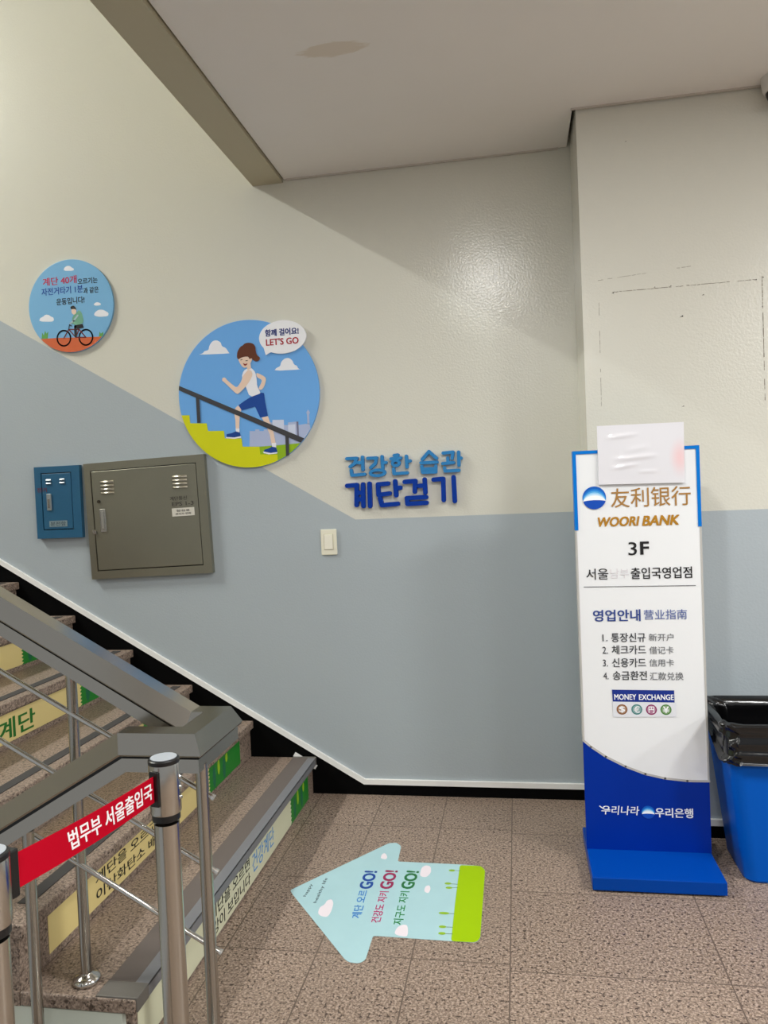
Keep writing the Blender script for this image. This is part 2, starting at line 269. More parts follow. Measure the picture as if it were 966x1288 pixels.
def ceiling_mat():
    m = mat('ceiling_board', (238, 234, 229), .9, tint=.06, tscale=3); nt = m.node_tree; b = nt.nodes['Principled BSDF']
    N = nt.nodes.new; L = nt.links.new
    old = b.inputs['Base Color'].links[0].from_socket
    tc = N('ShaderNodeTexCoord'); mp = N('ShaderNodeMapping'); L(tc.outputs['Object'], mp.inputs[0])
    mp.inputs['Location'].default_value = (.545/.115, .968/.04, 0); mp.inputs['Scale'].default_value = (1/.115, 1/.04, 0)
    mp.inputs['Rotation'].default_value = (0, 0, 0)
    nz = N('ShaderNodeTexNoise'); nz.inputs['Scale'].default_value = 2.2; L(mp.outputs[0], nz.inputs['Vector'])
    ad = N('ShaderNodeMixRGB'); ad.blend_type = 'ADD'; ad.inputs[0].default_value = .9; L(mp.outputs[0], ad.inputs[1]); L(nz.outputs['Color'], ad.inputs[2])
    sb = N('ShaderNodeVectorMath'); sb.operation = 'SUBTRACT'; sb.inputs[1].default_value = (.45, .45, 0); L(ad.outputs[0], sb.inputs[0])
    ln = N('ShaderNodeVectorMath'); ln.operation = 'LENGTH'
    sc = N('ShaderNodeVectorMath'); sc.operation = 'MULTIPLY'; sc.inputs[1].default_value = (1, 1, 0); L(sb.outputs[0], sc.inputs[0]); L(sc.outputs[0], ln.inputs[0])
    r = N('ShaderNodeMapRange'); r.inputs[1].default_value = 1.05; r.inputs[2].default_value = .85; r.inputs[4].default_value = .55; L(ln.outputs['Value'], r.inputs[0])
    mx = N('ShaderNodeMixRGB'); L(r.outputs[0], mx.inputs[0]); L(old, mx.inputs[1]); mx.inputs[2].default_value = lin((208, 193, 170)) + (1,)
    L(mx.outputs[0], b.inputs['Base Color'])
    return m

CREAM = mat('cream_paint', (215, 213, 201), .21, spec=.5, bump=.3, bscale=110, tint=.03, tscale=1.5)
GREY = mat('grey_paint', (172, 181, 186), .36, spec=.4, bump=.22, bscale=110, tint=.04, tscale=2)
BEAM = mat('beam_paint', (186, 178, 152), .6, tint=.04)
CEIL = ceiling_mat()
FLOOR = granite('granite_tiles', (130, 112, 98), (72, 58, 50), (170, 151, 136), tiles=True)
STEP = granite('granite_step', (130, 113, 100), (78, 64, 55), (164, 146, 132))
BLACK = mat('black_skirting', (6, 6, 6), .7, spec=.06)
TRIM = mat('white_trim', (242, 241, 238), .45)
WELL = mat('pale_green_panel', (205, 212, 200), .5)
STEEL = mat('stainless_steel', (172, 169, 162), .2, 1.0, bump=.02, bscale=400)
STEELP = mat('polished_steel', (205, 202, 196), .14, 1.0)
STEELB = mat('brushed_cabinet_steel', (152, 149, 132), .34, .8, tint=.14, tscale=4)
BLK = mat('black_plastic', (18, 18, 19), .35)
BLUEBOX = mat('blue_enamel', (36, 92, 126), .4, tint=.1, tscale=8)
CHROME = mat('worn_chrome', (190, 188, 180), .25, .9)

# ------------------------------------------------------------------ helpers
def tag(o, label=None, cat=None, group=None, kind=None):
    if label: o['label'] = label
    if cat: o['category'] = cat
    if group: o['group'] = group
    if kind: o['kind'] = kind
    return o
def world_loc(p):
    v = Vector((0, 0, 0))
    while p: v += p.location; p = p.parent
    return v
def thing(name, loc, label, cat, group=None):
    o = bpy.data.objects.new(name, None); COL.objects.link(o); o.location = loc; o.empty_display_size = .1
    return tag(o, label, cat, group)
def obj(name, bm, m, parent=None, smooth=False, angle=35, origin=None):
    """links a bmesh built in world coordinates as one mesh object"""
    me = bpy.data.meshes.new(name)
    off = world_loc(parent) if parent else Vector((0, 0, 0))
    c = Vector(origin) if origin is not None else off
    bmesh.ops.translate(bm, verts=bm.verts, vec=-c)
    bmesh.ops.recalc_face_normals(bm, faces=bm.faces)
    if smooth:
        for f in bm.faces: f.smooth = True
        for e in bm.edges:
            if len(e.link_faces) == 2 and e.calc_face_angle(0) > math.radians(angle): e.smooth = False
    bm.to_mesh(me); bm.free()
    o = bpy.data.objects.new(name, me); COL.objects.link(o)
    for q in (m if isinstance(m, (list, tuple)) else [m]): me.materials.append(q)
    if parent: o.parent = parent
    o.location = c - off
    return o
def B(): return bmesh.new()
def box(bm, x0, x1, y0, y1, z0, z1, bev=0):
    r = bmesh.ops.create_cube(bm, size=1.0); vs = r['verts']
    for v in vs: v.co = Vector((x0 + (v.co.x+.5)*(x1-x0), y0 + (v.co.y+.5)*(y1-y0), z0 + (v.co.z+.5)*(z1-z0)))
    if bev:
        es = list({e for v in vs for e in v.link_edges})
        bmesh.ops.bevel(bm, geom=es, offset=bev, segments=2, affect='EDGES', profile=.5)
    return bm
def obox(bm, O, U, V, N, u0, u1, v0, v1, n0, n1, bev=0):
    """box in a frame (O; U right, V up, N outward)"""
    t = bmesh.new(); box(t, u0, u1, v0, v1, n0, n1, bev)
    for v in t.verts: v.co = O + U*v.co.x + V*v.co.y + N*v.co.z
    me = bpy.data.meshes.new('tmp'); t.to_mesh(me); t.free(); bm.from_mesh(me); bpy.data.meshes.remove(me)
    return bm
def tube(bm, a, b, r, seg=20, cap=True, r2=None):
    a, b = Vector(a), Vector(b); d = b - a
    q = d.to_track_quat('Z', 'Y').to_matrix().to_4x4(); q.translation = (a+b)/2
    bmesh.ops.create_cone(bm, cap_ends=cap, segments=seg, radius1=r, radius2=r if r2 is None else r2, depth=d.length, matrix=q)
    return bm
def lathe(bm, c, prof, seg=32):
    """prof: (radius, z) list turned about the vertical through c"""
    rings = []
    for r, z in prof:
        if r < 1e-5: rings.append([bm.verts.new((c[0], c[1], c[2]+z))])
        else: rings.append([bm.verts.new((c[0]+r*math.cos(2*PI*k/seg), c[1]+r*math.sin(2*PI*k/seg), c[2]+z)) for k in range(seg)])
    for A, Bq in zip(rings, rings[1:]):
        for k in range(seg):
            j = (k+1) % seg
            if len(A) == 1 and len(Bq) == 1: continue
            if len(A) == 1: bm.faces.new((A[0], Bq[k], Bq[j]))
            elif len(Bq) == 1: bm.faces.new((A[k], A[j], Bq[0]))
            else: bm.faces.new((A[k], A[j], Bq[j], Bq[k]))
    return bm
def area2(p): return sum(p[i][0]*p[(i+1) % len(p)][1] - p[(i+1) % len(p)][0]*p[i][1] for i in range(len(p)))/2
class Fr:
    """a frame on a flat thing: origin, right, up, outward normal"""
    def __init__(s, O, U, V): s.O, s.U, s.V = Vector(O), Vector(U).normalized(), Vector(V).normalized(); s.N = s.U.cross(s.V)
    def P(s, u, v, n=0): return s.O + s.U*u + s.V*v + s.N*n
    def box(s, bm, *a, bev=0): return obox(bm, s.O, s.U, s.V, s.N, *a, bev=bev)
def flat(bm, fr, pts, n):
    """one flat printed polygon (may be concave) at height n over the frame"""
    if len(pts) < 3: return bm
    if area2(pts) < 0: pts = pts[::-1]
    vs = [bm.verts.new(fr.P(u, v, n)) for u, v in pts]
    f = bm.faces.new(vs); f.normal_update(); bmesh.ops.triangulate(bm, faces=[f], ngon_method='EAR_CLIP')
    return bm
def slab(bm, fr, pts, n0, n1, bev=0):
    """a polygon with thickness"""
    if area2(pts) < 0: pts = pts[::-1]
    t = bmesh.new()
    f = t.faces.new([t.verts.new(fr.P(u, v, n0)) for u, v in pts])
    r = bmesh.ops.extrude_face_region(t, geom=[f]); ev = [g for g in r['geom'] if isinstance(g, bmesh.types.BMVert)]
    bmesh.ops.translate(t, verts=ev, vec=fr.N*(n1-n0)); t.normal_update()
    if bev:
        es = [e for e in t.edges if all(v in ev for v in e.verts)]
        bmesh.ops.bevel(t, geom=es, offset=bev, segments=2, affect='EDGES', profile=.5)
    t.normal_update(); bmesh.ops.triangulate(t, faces=[f for f in t.faces if len(f.verts) > 4], ngon_method='EAR_CLIP')
    me = bpy.data.meshes.new('tmp'); t.to_mesh(me); t.free(); bm.from_mesh(me); bpy.data.meshes.remove(me)
    return bm
def ell(cx, cy, rx, ry, n=48, a0=0, a1=2*PI): return [(cx+rx*math.cos(a0+(a1-a0)*k/n), cy+ry*math.sin(a0+(a1-a0)*k/n)) for k in range(n if abs(a1-a0-2*PI) < 1e-6 else n+1)]
def clip(sub, cx, cy, r, n=72):
    """polygon clipped to a disc"""
    cl = ell(cx, cy, r, r, n); out = sub if area2(sub) > 0 else sub[::-1]
    for i in range(n):
        a, b = cl[i], cl[(i+1) % n]; inp, out = out, []
        side = lambda p: (b[0]-a[0])*(p[1]-a[1]) - (b[1]-a[1])*(p[0]-a[0])
        for k in range(len(inp)):
            p, q = inp[k-1], inp[k]; sp, sq = side(p), side(q)
            if (sp >= 0) != (sq >= 0):
                t = sp/(sp-sq); out.append((p[0]+t*(q[0]-p[0]), p[1]+t*(q[1]-p[1])))
            if sq >= 0: out.append(q)
        if not out: return []
    res = []
    for p in out:
        if not res or math.hypot(p[0]-res[-1][0], p[1]-res[-1][1]) > 1e-5: res.append(p)
    return res
def smooth_poly(p, it=2):
    """rounds a polygon's corners (Chaikin)"""
    for _ in range(it):
        q = []
        for i in range(len(p)):
            a, b = p[i], p[(i+1) % len(p)]
            q += [(a[0]*.78+b[0]*.22, a[1]*.78+b[1]*.22), (a[0]*.22+b[0]*.78, a[1]*.22+b[1]*.78)]
        p = q
    return p
def stroke(path, w, seg=8, closed=False):
    """outline of a thick polyline with round ends -> list of convex pieces"""
    out = []
    for a, b in zip(path, path[1:] + ([path[0]] if closed else [])):
        t = math.atan2(b[1]-a[1], b[0]-a[0])
        out.append([(b[0]+w/2*math.cos(t-PI/2+PI*k/seg), b[1]+w/2*math.sin(t-PI/2+PI*k/seg)) for k in range(seg+1)] +
                   [(a[0]+w/2*math.cos(t+PI/2+PI*k/seg), a[1]+w/2*math.sin(t+PI/2+PI*k/seg)) for k in range(seg+1)])
    return out
DG = None
def text_bm(bm, s, fr, cu, cv, w, h, n, bold=0.0, shear=0.0, hfit=True, up=(0, 1), thick=0):
    """lettering fitted into a w x h box centred on (cu, cv) of a frame; up turns the line within the frame"""
    c = bpy.data.curves.new('txt', 'FONT'); c.body = s; c.shear = shear; c.resolution_u = 3; c.fill_mode = 'FRONT' if not thick else 'BOTH'
    o = bpy.data.objects.new('txt', c); COL.objects.link(o)
    dg = bpy.context.evaluated_depsgraph_get(); dg.update()
    me = bpy.data.meshes.new_from_object(o.evaluated_get(dg))
    t = bmesh.new(); t.from_mesh(me)
    xs = [v.co.x for v in t.verts]; ys = [v.co.y for v in t.verts]
    x0, x1, y0, y1 = min(xs), max(xs), min(ys), max(ys)
    sx = w/(x1-x0); sy = h/(y1-y0) if hfit else sx
    ru = Vector((up[1], -up[0]))
    src = [v.co.copy() for v in t.verts]
    k = bold*1.15
    # a heavier weight is the same outline laid down a few times with a tiny shift, each a hair above the last
    shifts = [(0, 0)] if not bold else [(-k, -k*.6), (k, -k*.6), (-k, k*.6), (k, k*.6), (0, 0)]
    for q, (dx, dy) in enumerate(shifts):
        for v, p in zip(t.verts, src):
            a, b = (p.x+dx-(x0+x1)/2)*sx*(1-.0*k), (p.y+dy-(y0+y1)/2)*sy
            v.co = fr.P(cu + a*ru.x + b*up[0], cv + a*ru.y + b*up[1], n + q*.00006)
        m2 = bpy.data.meshes.new('tmp'); t.to_mesh(m2); bm.from_mesh(m2); bpy.data.meshes.remove(m2)
    t.free()
    bpy.data.objects.remove(o); bpy.data.curves.remove(c); bpy.data.meshes.remove(me)
    return bm
def ink(name, rgb, rough=.55): return mat('ink_'+name, rgb, rough, spec=.3)
def text(name, s, fr, box4, n, m, parent, bold=0.0, shear=0.0, up=(0, 1)):
    return obj(name, text_bm(B(), s, fr, box4[0], box4[1], box4[2], box4[3], n, bold, shear, True, up), m, parent)
WALL = Fr((0, 0, 0), (1, 0, 0), (0, 0, 1))          # N = -Y, towards the lobby
def at(d): return Fr((0, -d, 0), (1, 0, 0), (0, 0, 1))
FLOORFR = Fr((0, 0, 0), (1, 0, 0), (0, 1, 0))

# ------------------------------------------------------------------ the setting
KX, KZ, SL = -.742, 1.291, .598
XL = -5.5
bm = B()
slab(bm, WALL, [(-.742, 1.291), (6, 1.291), (6, 5.6), (XL, 5.6), (XL, KZ+SL*(KX-XL))], -.15, 0)
nf = len(bm.faces)
slab(bm, WALL, [(XL, -2), (6, -2), (6, 1.291), (KX, 1.291), (XL, KZ+SL*(KX-XL))], -.15, 0)
for i, f in enumerate(bm.faces): f.material_index = 0 if i < nf else 1
tag(obj('wall_back', bm, [CREAM, GREY]), 'back wall painted cream above and grey below a stepped line', kind='structure')
# pillar
PX, PY = .285, -.338
bm = box(B(), PX, 6.0, PY, 0, 1.286, 2.95); n1 = len(bm.faces); box(bm, PX, 6.0, PY, 0, 0, 1.286)
for i, f in enumerate(bm.faces): f.material_index = 0 if i < n1 else 1
pil = tag(obj('wall_right', bm, [CREAM, GREY]), 'projecting pillar wall painted cream over grey', kind='structure')
PIL = Fr((0, PY, 0), (1, 0, 0), (0, 0, 1))
SCUFF = mat('scuff', (150, 142, 126), .8, tint=.5, tscale=60); SCUFFD = mat('scuff_dark', (62, 56, 50), .8)
bm = B()
rnd = random.Random(3)
def scuff_line(a, b, w, k, skip):
    for i in range(k):
        if rnd.random() < skip: continue
        t0, t1 = i/k, (i+rnd.uniform(.6, 1.0))/k
        p = (a[0]+(b[0]-a[0])*t0, a[1]+(b[1]-a[1])*t0+rnd.uniform(-.001, .001)); q = (a[0]+(b[0]-a[0])*t1, a[1]+(b[1]-a[1])*t1)
        for s in stroke([p, q], w*rnd.uniform(.6, 1.3), 3): flat(bm, PIL, s, .0004)
scuff_line((.401, 2.161), (.932, 2.164), .0022, 40, .1)
scuff_line((.953, 2.175), (.951, 1.70), .0028, 34, .15)
scuff_line((.349, 2.143), (.344, 1.66), .0014, 26, .45)
scuff_line((.33, 2.21), (.70, 2.236), .0014, 20, .5)
obj('scuff_mark', bm, SCUFF, pil)
bm = B()
for u, v, r in [(.657, 2.046, .006), (.652, 1.698, .004), (.738, 2.122, .004), (.403, 2.157, .004), (.93, 2.163, .004), (.951, 2.06, .003), (.56, 2.167, .003), (.62, 2.167, .003), (.47, 2.74, .003), (.955, 2.17, .004)]:
    flat(bm, PIL, [(u-r*1.3, v-r*.6), (u, v-r*.3), (u+r, v-r*.5), (u+r*.9, v+r*.7), (u+r*.3, v+r*.4)], .0006)
obj('scuff_mark', bm, SCUFFD, pil)
# floor
bm = box(B(), -1.0, 6, -6.5, 0, -.12, 0)
tag(obj('floor', bm, FLOOR), 'brown speckled granite floor tiles', kind='structure')
# ceiling and beam
bm = box(B(), -1.012, PX-.014, PY-.008, -.005, 2.886, 2.96); box(bm, -1.012, 6, -6.5, PY-.008, 2.886, 2.96)
tag(obj('ceiling', bm, CEIL), 'dull pinkish ceiling board with a brown water stain', kind='structure')
bm = box(B(), -1.165, -1.019, -6.5, 0, 2.872, 5.54)
tag(obj('beam', bm, BEAM), 'painted concrete beam at the stair opening', kind='structure')
bm = box(B(), -1.019, 6, -6.5, 0, 3.0, 3.3)  # added out of sight so no light leaks in above the board
tag(obj('slab_light_block', bm, BEAM), 'unseen slab added over the ceiling board to block stray light', kind='structure')
bm = box(B(), XL, -1.165, -6.5, 0, 5.54, 5.7)
tag(obj('ceiling_stairwell', bm, BEAM), 'stairwell ceiling', kind='structure')
bm = box(B(), XL-.15, XL, -6.5, 0, -2, 5.6)
tag(obj('wall_left', bm, CREAM), 'cream end wall of the stairwell', kind='structure')
bm = box(B(), -1.0, PX-.05, -.010, -.003, 2.879, 2.886); box(bm, PX-.02, 6, PY-.016, PY-.008, 2.880, 2.886)
tag(obj('trim_1', bm, mat('ceiling_bead', (196, 188, 178), .6)), 'thin ceiling edge bead', kind='structure')
# skirting and its white trim
TS, TK, TZ = .5895, -.747, .074
def skz(x): return TZ + TS*max(0, TK-x)
tw, twv = .024, .024/math.cos(math.atan(TS))
ko = TK + .024*math.tan(math.atan(TS)/2)
bm = B(); slab(bm, WALL, [(PX, 0), (PX, TZ-.02), (TK, TZ-.02), (XL, skz(XL)-.02), (XL, 0)], 0, .007)
tag(obj('baseboard_back', bm, BLACK), 'black skirting stepping up beside the stairs', kind='structure')
bm = B(); slab(bm, WALL, [(PX, TZ), (TK, TZ), (XL, skz(XL)), (XL, skz(XL)-twv), (TK-.006, TZ-.024), (PX, TZ-.024)], 0, .013)
tag(obj('trim_2', bm, TRIM), 'white strip capping the black skirting', kind='structure')
bm = B(); slab(bm, WALL, [(-1.08, .196), (-.975, .134), (-.985, .118), (-1.09, .180)], .004, .016)
tag(obj('trim_4', bm, TRIM), 'loose stub of white strip beside the first step', kind='structure')
bm = box(B(), PX-.007, 6, PY-.007, PY, 0, .05)
tag(obj('baseboard_right', bm, BLACK), 'black skirting of the pillar wall', kind='structure')
bm = box(B(), PX-.013, 6, PY-.013, PY, .05, .075)
tag(obj('trim_3', bm, TRIM), 'white strip on the pillar skirting', kind='structure')

# ------------------------------------------------------------------ stairs up along the back wall
RH, TR, YE = .173, .30, -1.76
STRIP = mat('rubber_nosing', (98, 89, 84), .7); NOSE = mat('grey_metal_nosing', (128, 129, 133), .5, .3); DKSTRIP = mat('dark_tread_strip', (58, 56, 55), .75)
stair = thing('staircase', (-1.0, -.88, 0), 'brown granite staircase climbing left along the black skirting', 'stairs')
NS = 11
for i in range(NS):
    x = -1.0 - TR*i; z = RH*(i+1)
    bm = box(B(), x-TR-.02, x, YE+.02, -.012, z-RH-(0 if i == 0 else .04), z-.035)
    r = obj('riser', bm, STEP, stair)
    bm = box(B(), x-TR, x+.018, YE, -.010, z-.036, z, bev=.004)
    t = obj('tread', bm, STEP, stair, origin=(x, -.88, z))
    if i == 0:
        bm = box(B(), x-.088, x-.014, YE+.06, -.03, z, z+.003); obj('rubber_strip', bm, STRIP, t)
        bm = box(B(), x-.014, x+.022, YE+.06, -.03, z-.002, z+.004); box(bm, x+.018, x+.022, YE+.06, -.03, z-.03, z+.002); obj('nosing_edge', bm, NOSE, t)
        for ya, yb in ((-.03, -.012), (YE+.004, YE+.065)):
            bm = box(B(), x-.09, x+.023, ya, yb, z-.032, z+.005, bev=.002)
            obj('nosing_end_cap', bm, mat('end_cap', (112, 108, 102), .5, .3), t)
        bm = tube(B(), (x+.0225, -.021, z-.013), (x+.0245, -.021, z-.013), .004, 12); obj('screw', bm, BLK, t)
    else:
        bm = box(B(), x-.066, x-.026, YE+.10, -.05, z, z+.0025); obj('rubber_strip', bm, DKSTRIP, t)
bm = box(B(), XL+.01, -1.0-TR*NS-.002, YE, -.012, RH*NS-.15, RH*NS); obj('landing', bm, STEP, stair)
# inner side of the up flight: granite above the slab of the first step, a pale panel below it
bm = B()
pts = [(-1.30, RH), (-1.30, 2*RH-.036)]
for i in range(1, NS):
    x = -1.0 - TR*i; pts += [(x-TR, RH*(i+1)-.036)] + ([(x-TR, RH*(i+2)-.036)] if i < NS-1 else [])
pts += [(-1.0-TR*NS, RH*NS-.4), (-1.75, RH)]
SIDE = Fr((0, YE+.02, 0), (1, 0, 0), (0, 0, 1))
slab(bm, SIDE, pts, 0, .014); obj('granite_side', bm, STEP, stair)
bm = box(B(), -2.0, -1.301, YE, YE+.02, RH-.036, RH); obj('slab_edge', bm, STEP, stair)
bm = box(B(), -2.0, -1.02, YE+.002, YE+.02, -.30, RH-.037); obj('side_panel', bm, WELL, stair)
# lower flight going down in front of it
dstair = thing('staircase', (-1.0, -2.6, 0), 'granite flight going down to the left in front of the handrail', 'stairs')
for i in range(6):
    x = -1.0 - TR*i; z = -RH*(i+1)
    bm = box(B(), x-TR, x-.001, -3.4, -1.80, z-.20, z); obj('tread', bm, STEP, dstair, origin=(x, -2.6, z))
bm = box(B(), -2.9, -1.001, -1.80, -1.762, -1.4, -.02); obj('side_panel', bm, WELL, dstair)

# stickers on the risers
STK = mat('cream_sticker', (226, 206, 140), .5); STKP = mat('pale_sticker', (216, 216, 186), .5)
GRN = mat('green_sticker', (30, 128, 40), .5); GRN2 = mat('teal_sticker', (20, 104, 70), .5); LIME = mat('lime_sticker', (150, 190, 30), .5)
RB = {1: -.38, 2: -.525, 3: -.49, 4: -.46, 5: -.42, 6: -.40}
LBL = {1: 'pale long sticker with blue and black lettering on the lowest riser', 2: 'yellow long sticker with two black lines of lettering on the second riser',
       3: 'yellow and green sticker on the third riser, mostly behind the handrail corner', 4: 'yellow long sticker with big green lettering on the fourth riser',
       5: 'yellow and green sticker without lettering on the fifth riser', 6: 'yellow and green sticker on the sixth riser'}
def riser_fr(k): return Fr((-1.0-TR*(k-1)+.0005, 0, RH*(k-1)), (0, 1, 0), (0, 0, 1))
for k in range(1, 6):
    fr = riser_fr(k); z0, z1 = (.012, .134) if k == 1 else (.020, .128)
    y0, yb, y1 = (-1.72 if k == 1 else -1.63), RB[k], (-.10 if k == 1 else -.16)
    s = thing('riser_sticker', fr.P(y0, z0), LBL[k], 'sticker', 'stickers on the stair risers')
    obj('printed_panel', slab(B(), fr, [(y0, z0), (yb+.02, z0), (yb+.02, z1), (y0, z1)], 0, .0008), STKP if k == 1 else STK, s)
    # green end with a leafy, toothed edge
    zig = []
    m = 7
    for j in range(m*2+1): zig.append((yb+(.014 if j % 2 else 0), z0+(z1-z0)*j/(m*2)))
    obj('leaf_end', slab(B(), fr, [(y1, z0)]+[(y1, z1)]+zig[::-1], .0003, .0011), GRN, s)
    for a in (.06, .17): obj('leaf_shape', flat(B(), fr, ell(yb+a, z0+.05, .016, .045, 24), .0014), GRN2, s)
    for a, c_, h_ in ((.11, .075, .032), (.20, .085, .02)): obj('leaf_shape', flat(B(), fr, ell(yb+a, z0+c_, .013, h_, 24), .0016), LIME, s)
    n = .0013
    if k == 1:
        text('lettering', '건강계단', fr, (-.735, .075, .25, .07), n, ink('skyblue', (100, 158, 214)), s, .01)
        text('lettering', '계단을 오르면', fr, (-1.07, .098, .36, .042), n, ink('black', (30, 30, 30)), s, .01)
        text('lettering', '건강이 보입니다', fr, (-1.09, .045, .40, .042), n, ink('black', (30, 30, 30)), s, .01)
    if k == 2:
        text('lettering', '계단을 오르고', fr, (-1.19, .102, .40, .036), n, ink('black', (30, 30, 30)), s, .012)
        text('lettering', '이산화탄소 배출', fr, (-1.165, .052, .45, .036), n, ink('black', (30, 30, 30)), s, .012)
    if k == 4:
        text('lettering', '녹색계단', fr, (-1.0, .070, .44, .076), n, ink('leafgreen', (38, 112, 44)), s, .02)

# ------------------------------------------------------------------ handrail
def sweep_segments(path, prof):
    """mitred prisms along a path; prof = (side, up) list; returns one list of two rings per segment"""
    n = len(path); P = [Vector(p) for p in path]
    D = [(P[i+1]-P[i]).normalized() for i in range(n-1)]
    def frame(d):
        s = d.cross(Vector((0, 0, 1))).normalized(); return s, s.cross(d)
    out = []
    for i in range(n-1):
        s, u = frame(D[i]); rings = []
        for j in (i, i+1):
            nb = D[i] if (j == 0 or j == n-1) else (D[j-1]+D[j]).normalized()
            ring = []
            for a, b in prof:
                q = P[i] + s*a + u*b
                t = (P[j]-q).dot(nb)/D[i].dot(nb); ring.append(q + D[i]*t)
            rings.append(ring)
        out.append(rings)
    return out
def prism(bm, rings):
    A = [bm.verts.new(p) for p in rings[0]]; C2 = [bm.verts.new(p) for p in rings[1]]; n = len(A)
    for k in range(n): bm.faces.new((A[k], A[(k+1) % n], C2[(k+1) % n], C2[k]))
    bm.faces.new(A[::-1]); bm.faces.new(C2)
    return bm
rail = thing('stair_railing', (-.80, -1.70, 0), 'stainless steel handrail with round posts looping around at the foot of the stairs', 'railing')
Y1, Y2, RZ, SS = -1.70, -1.87, .890, .583
path = [(-3.2, Y1, RZ+SS*(3.2-.811)), (-.811, Y1, RZ), (-.754, Y1, RZ), (-.754, Y2, RZ), (-.915, Y2, RZ), (-2.3, Y2, RZ-SS*(2.3-.915))]
capp = [(-.026, 0), (.026, 0), (.047, -.043), (.044, -.047), (-.044, -.047), (-.047, -.043)]
boxp = [(-.037, -.054), (.037, -.054), (.037, -.085), (-.037, -.085)]
webp = [(-.030, -.040), (.030, -.040), (.030, -.060), (-.030, -.060)]
RAILM = mat('satin_rail_steel', (178, 173, 164), .2, 1.0)
for rc, rb, rw in zip(sweep_segments(path, capp), sweep_segments(path, boxp), sweep_segments(path, webp)):
    c = obj('handrail', prism(B(), rc), RAILM, rail)
    bm = prism(B(), rb); obj('under_rail', bm, RAILM, c)
    obj('joint_strip', prism(B(), rw), BLK, c)
def post(x, y, z0, z1, flange=True):
    p = obj('post', tube(B(), (x, y, z0), (x, y, z1), .0135, 24), STEEL, rail, smooth=True)
    if flange:
        bm = lathe(B(), (x, y, z0), [(.0, .002), (.034, .002), (.036, .006), (.034, .013), (.026, .019), (.0145, .024), (.0135, .026)], 32)
        obj('flange', bm, STEELP, p, smooth=True, angle=60)
post(-.80, Y1, 0, RZ-.075)
post(-1.147, Y1, RH, RZ+SS*(1.147-.811)-.095)
for x in (-1.75, -2.35): post(x, Y1, RH*(int((-1.0-x)/TR)+1), RZ+SS*(-x-.811)-.095)
post(-.728, Y2, 0, RZ-.075)
post(-1.172, Y2, -RH, RZ-SS*(1.172-.915)-.095)
post(-1.72, Y2, -RH*3, RZ-SS*(1.72-.915)-.095)
for z in (.672, .484, .280):
    a, b = Vector((-.776, Y1-.008, z)), Vector((-3.0, Y1-.008, z+.5585*(3.0-.776)))
    bar = obj('cross_bar', tube(B(), a, b, .0068, 16), STEELP, rail, smooth=True)
    d = (b-a).normalized(); bm = tube(B(), a-d*.008, a, .0080, 14); obj('bar_end_cap', bm, mat('end_chrome', (225, 224, 220), .2, .8), bar)

# ------------------------------------------------------------------ belt barrier
def stanchion(c, label, bolts):
    x, y, _ = c
    s = thing('barrier_post', c, label, 'barrier post', 'posts of the belt barrier')
    bm = lathe(B(), c, [(0, 0), (.16, 0), (.165, .006), (.16, .014), (.06, .026), (.03, .03), (0, .03)], 48); obj('base', bm, STEEL, s, smooth=True)
    bm = lathe(B(), c, [(.0235, .028), (.0235, .806), (.0, .806)], 40); obj('pole', bm, mat('brushed_post_steel', (190, 186, 178), .19, 1.0), s, smooth=True)
    bm = lathe(B(), c, [(.024, .812), (.0262, .813), (.0262, .829), (.024, .829)], 40); obj('collar', bm, BLK, s, smooth=True)
    h = obj('head', lathe(B(), c, [(.0, .826), (.028, .826), (.0288, .829), (.0288, .918), (.0278, .921), (0, .921)], 40), mat('brushed_post_steel', (190, 186, 178), .19, 1.0), s, smooth=True)
    cp = obj('cap', lathe(B(), c, [(.0289, .920), (.0293, .922), (.0290, .927), (.0270, .929), (.0, .930)], 40), BLK, s, smooth=True)
    obj('cap_label', lathe(B(), c, [(.0245, .9296), (.0245, .9304), (0, .9304)], 32), mat('silver_label', (190, 196, 204), .3, .3), cp)
    for a in bolts:
        d = Vector((math.cos(a), math.sin(a), 0))
        for z in (.853, .872, .891):
            p = Vector((x, y, z)) + d*.028
            bm = tube(B(), p, p+d*.004, .0045, 14, True, .003); obj('bolt', bm, STEELP, h, smooth=True)
    return s
SA, SB = Vector((-.675, -2.155, 0)), Vector((-.752, -2.545, 0))
stA = stanchion(SA, 'steel barrier post holding the end of the red belt in front of the handrail corner', (math.radians(8),))
stB = stanchion(SB, 'steel barrier post with a black clip where the red belt starts, nearer the camera', (math.radians(-35),))
dB = (SB-SA); dB.z = 0; dB.normalize()
pA = SA + dB*.029; pB = SB - dB*.029
# clip bracket on the near post, slot on the far post
sd = dB.cross(Vector((0, 0, 1)))
bk = Fr(pB, sd, (0, 0, 1))
bm = B(); obox(bm, pB, sd, Vector((0, 0, 1)), -dB, -.012, .012, .848, .918, -.012, .014, .002); obj('belt_bracket', bm, BLK, stB)
bm = B(); obox(bm, pA, sd, Vector((0, 0, 1)), dB, -.010, .010, .846, .912, -.012, .004, .002); obj('belt_slot', bm, BLK, stA)
belt = thing('barrier_belt', (SA+SB)/2+Vector((0, 0, .88)), 'red belt with white lettering stretched between two steel barrier posts', 'belt')
bm = B(); K = 24; A0 = pB - dB*.013; A1 = pA + dB*.004; L = (A1-A0).length; ud = (A1-A0).normalized()
side = Vector((ud.y, -ud.x, 0))
if side.x < 0: side = -side
def belt_pt(t, v, n=0):
    z = .880 - .010*math.sin(PI*t)*.4; tw = math.radians(16)*(1-t)
    up = Vector((0, 0, 1))*math.cos(tw) - side*math.sin(tw)
    nn = side*math.cos(tw) + Vector((0, 0, 1))*math.sin(tw)
    return A0 + ud*(L*t) + Vector((0, 0, z)) + up*v + nn*n
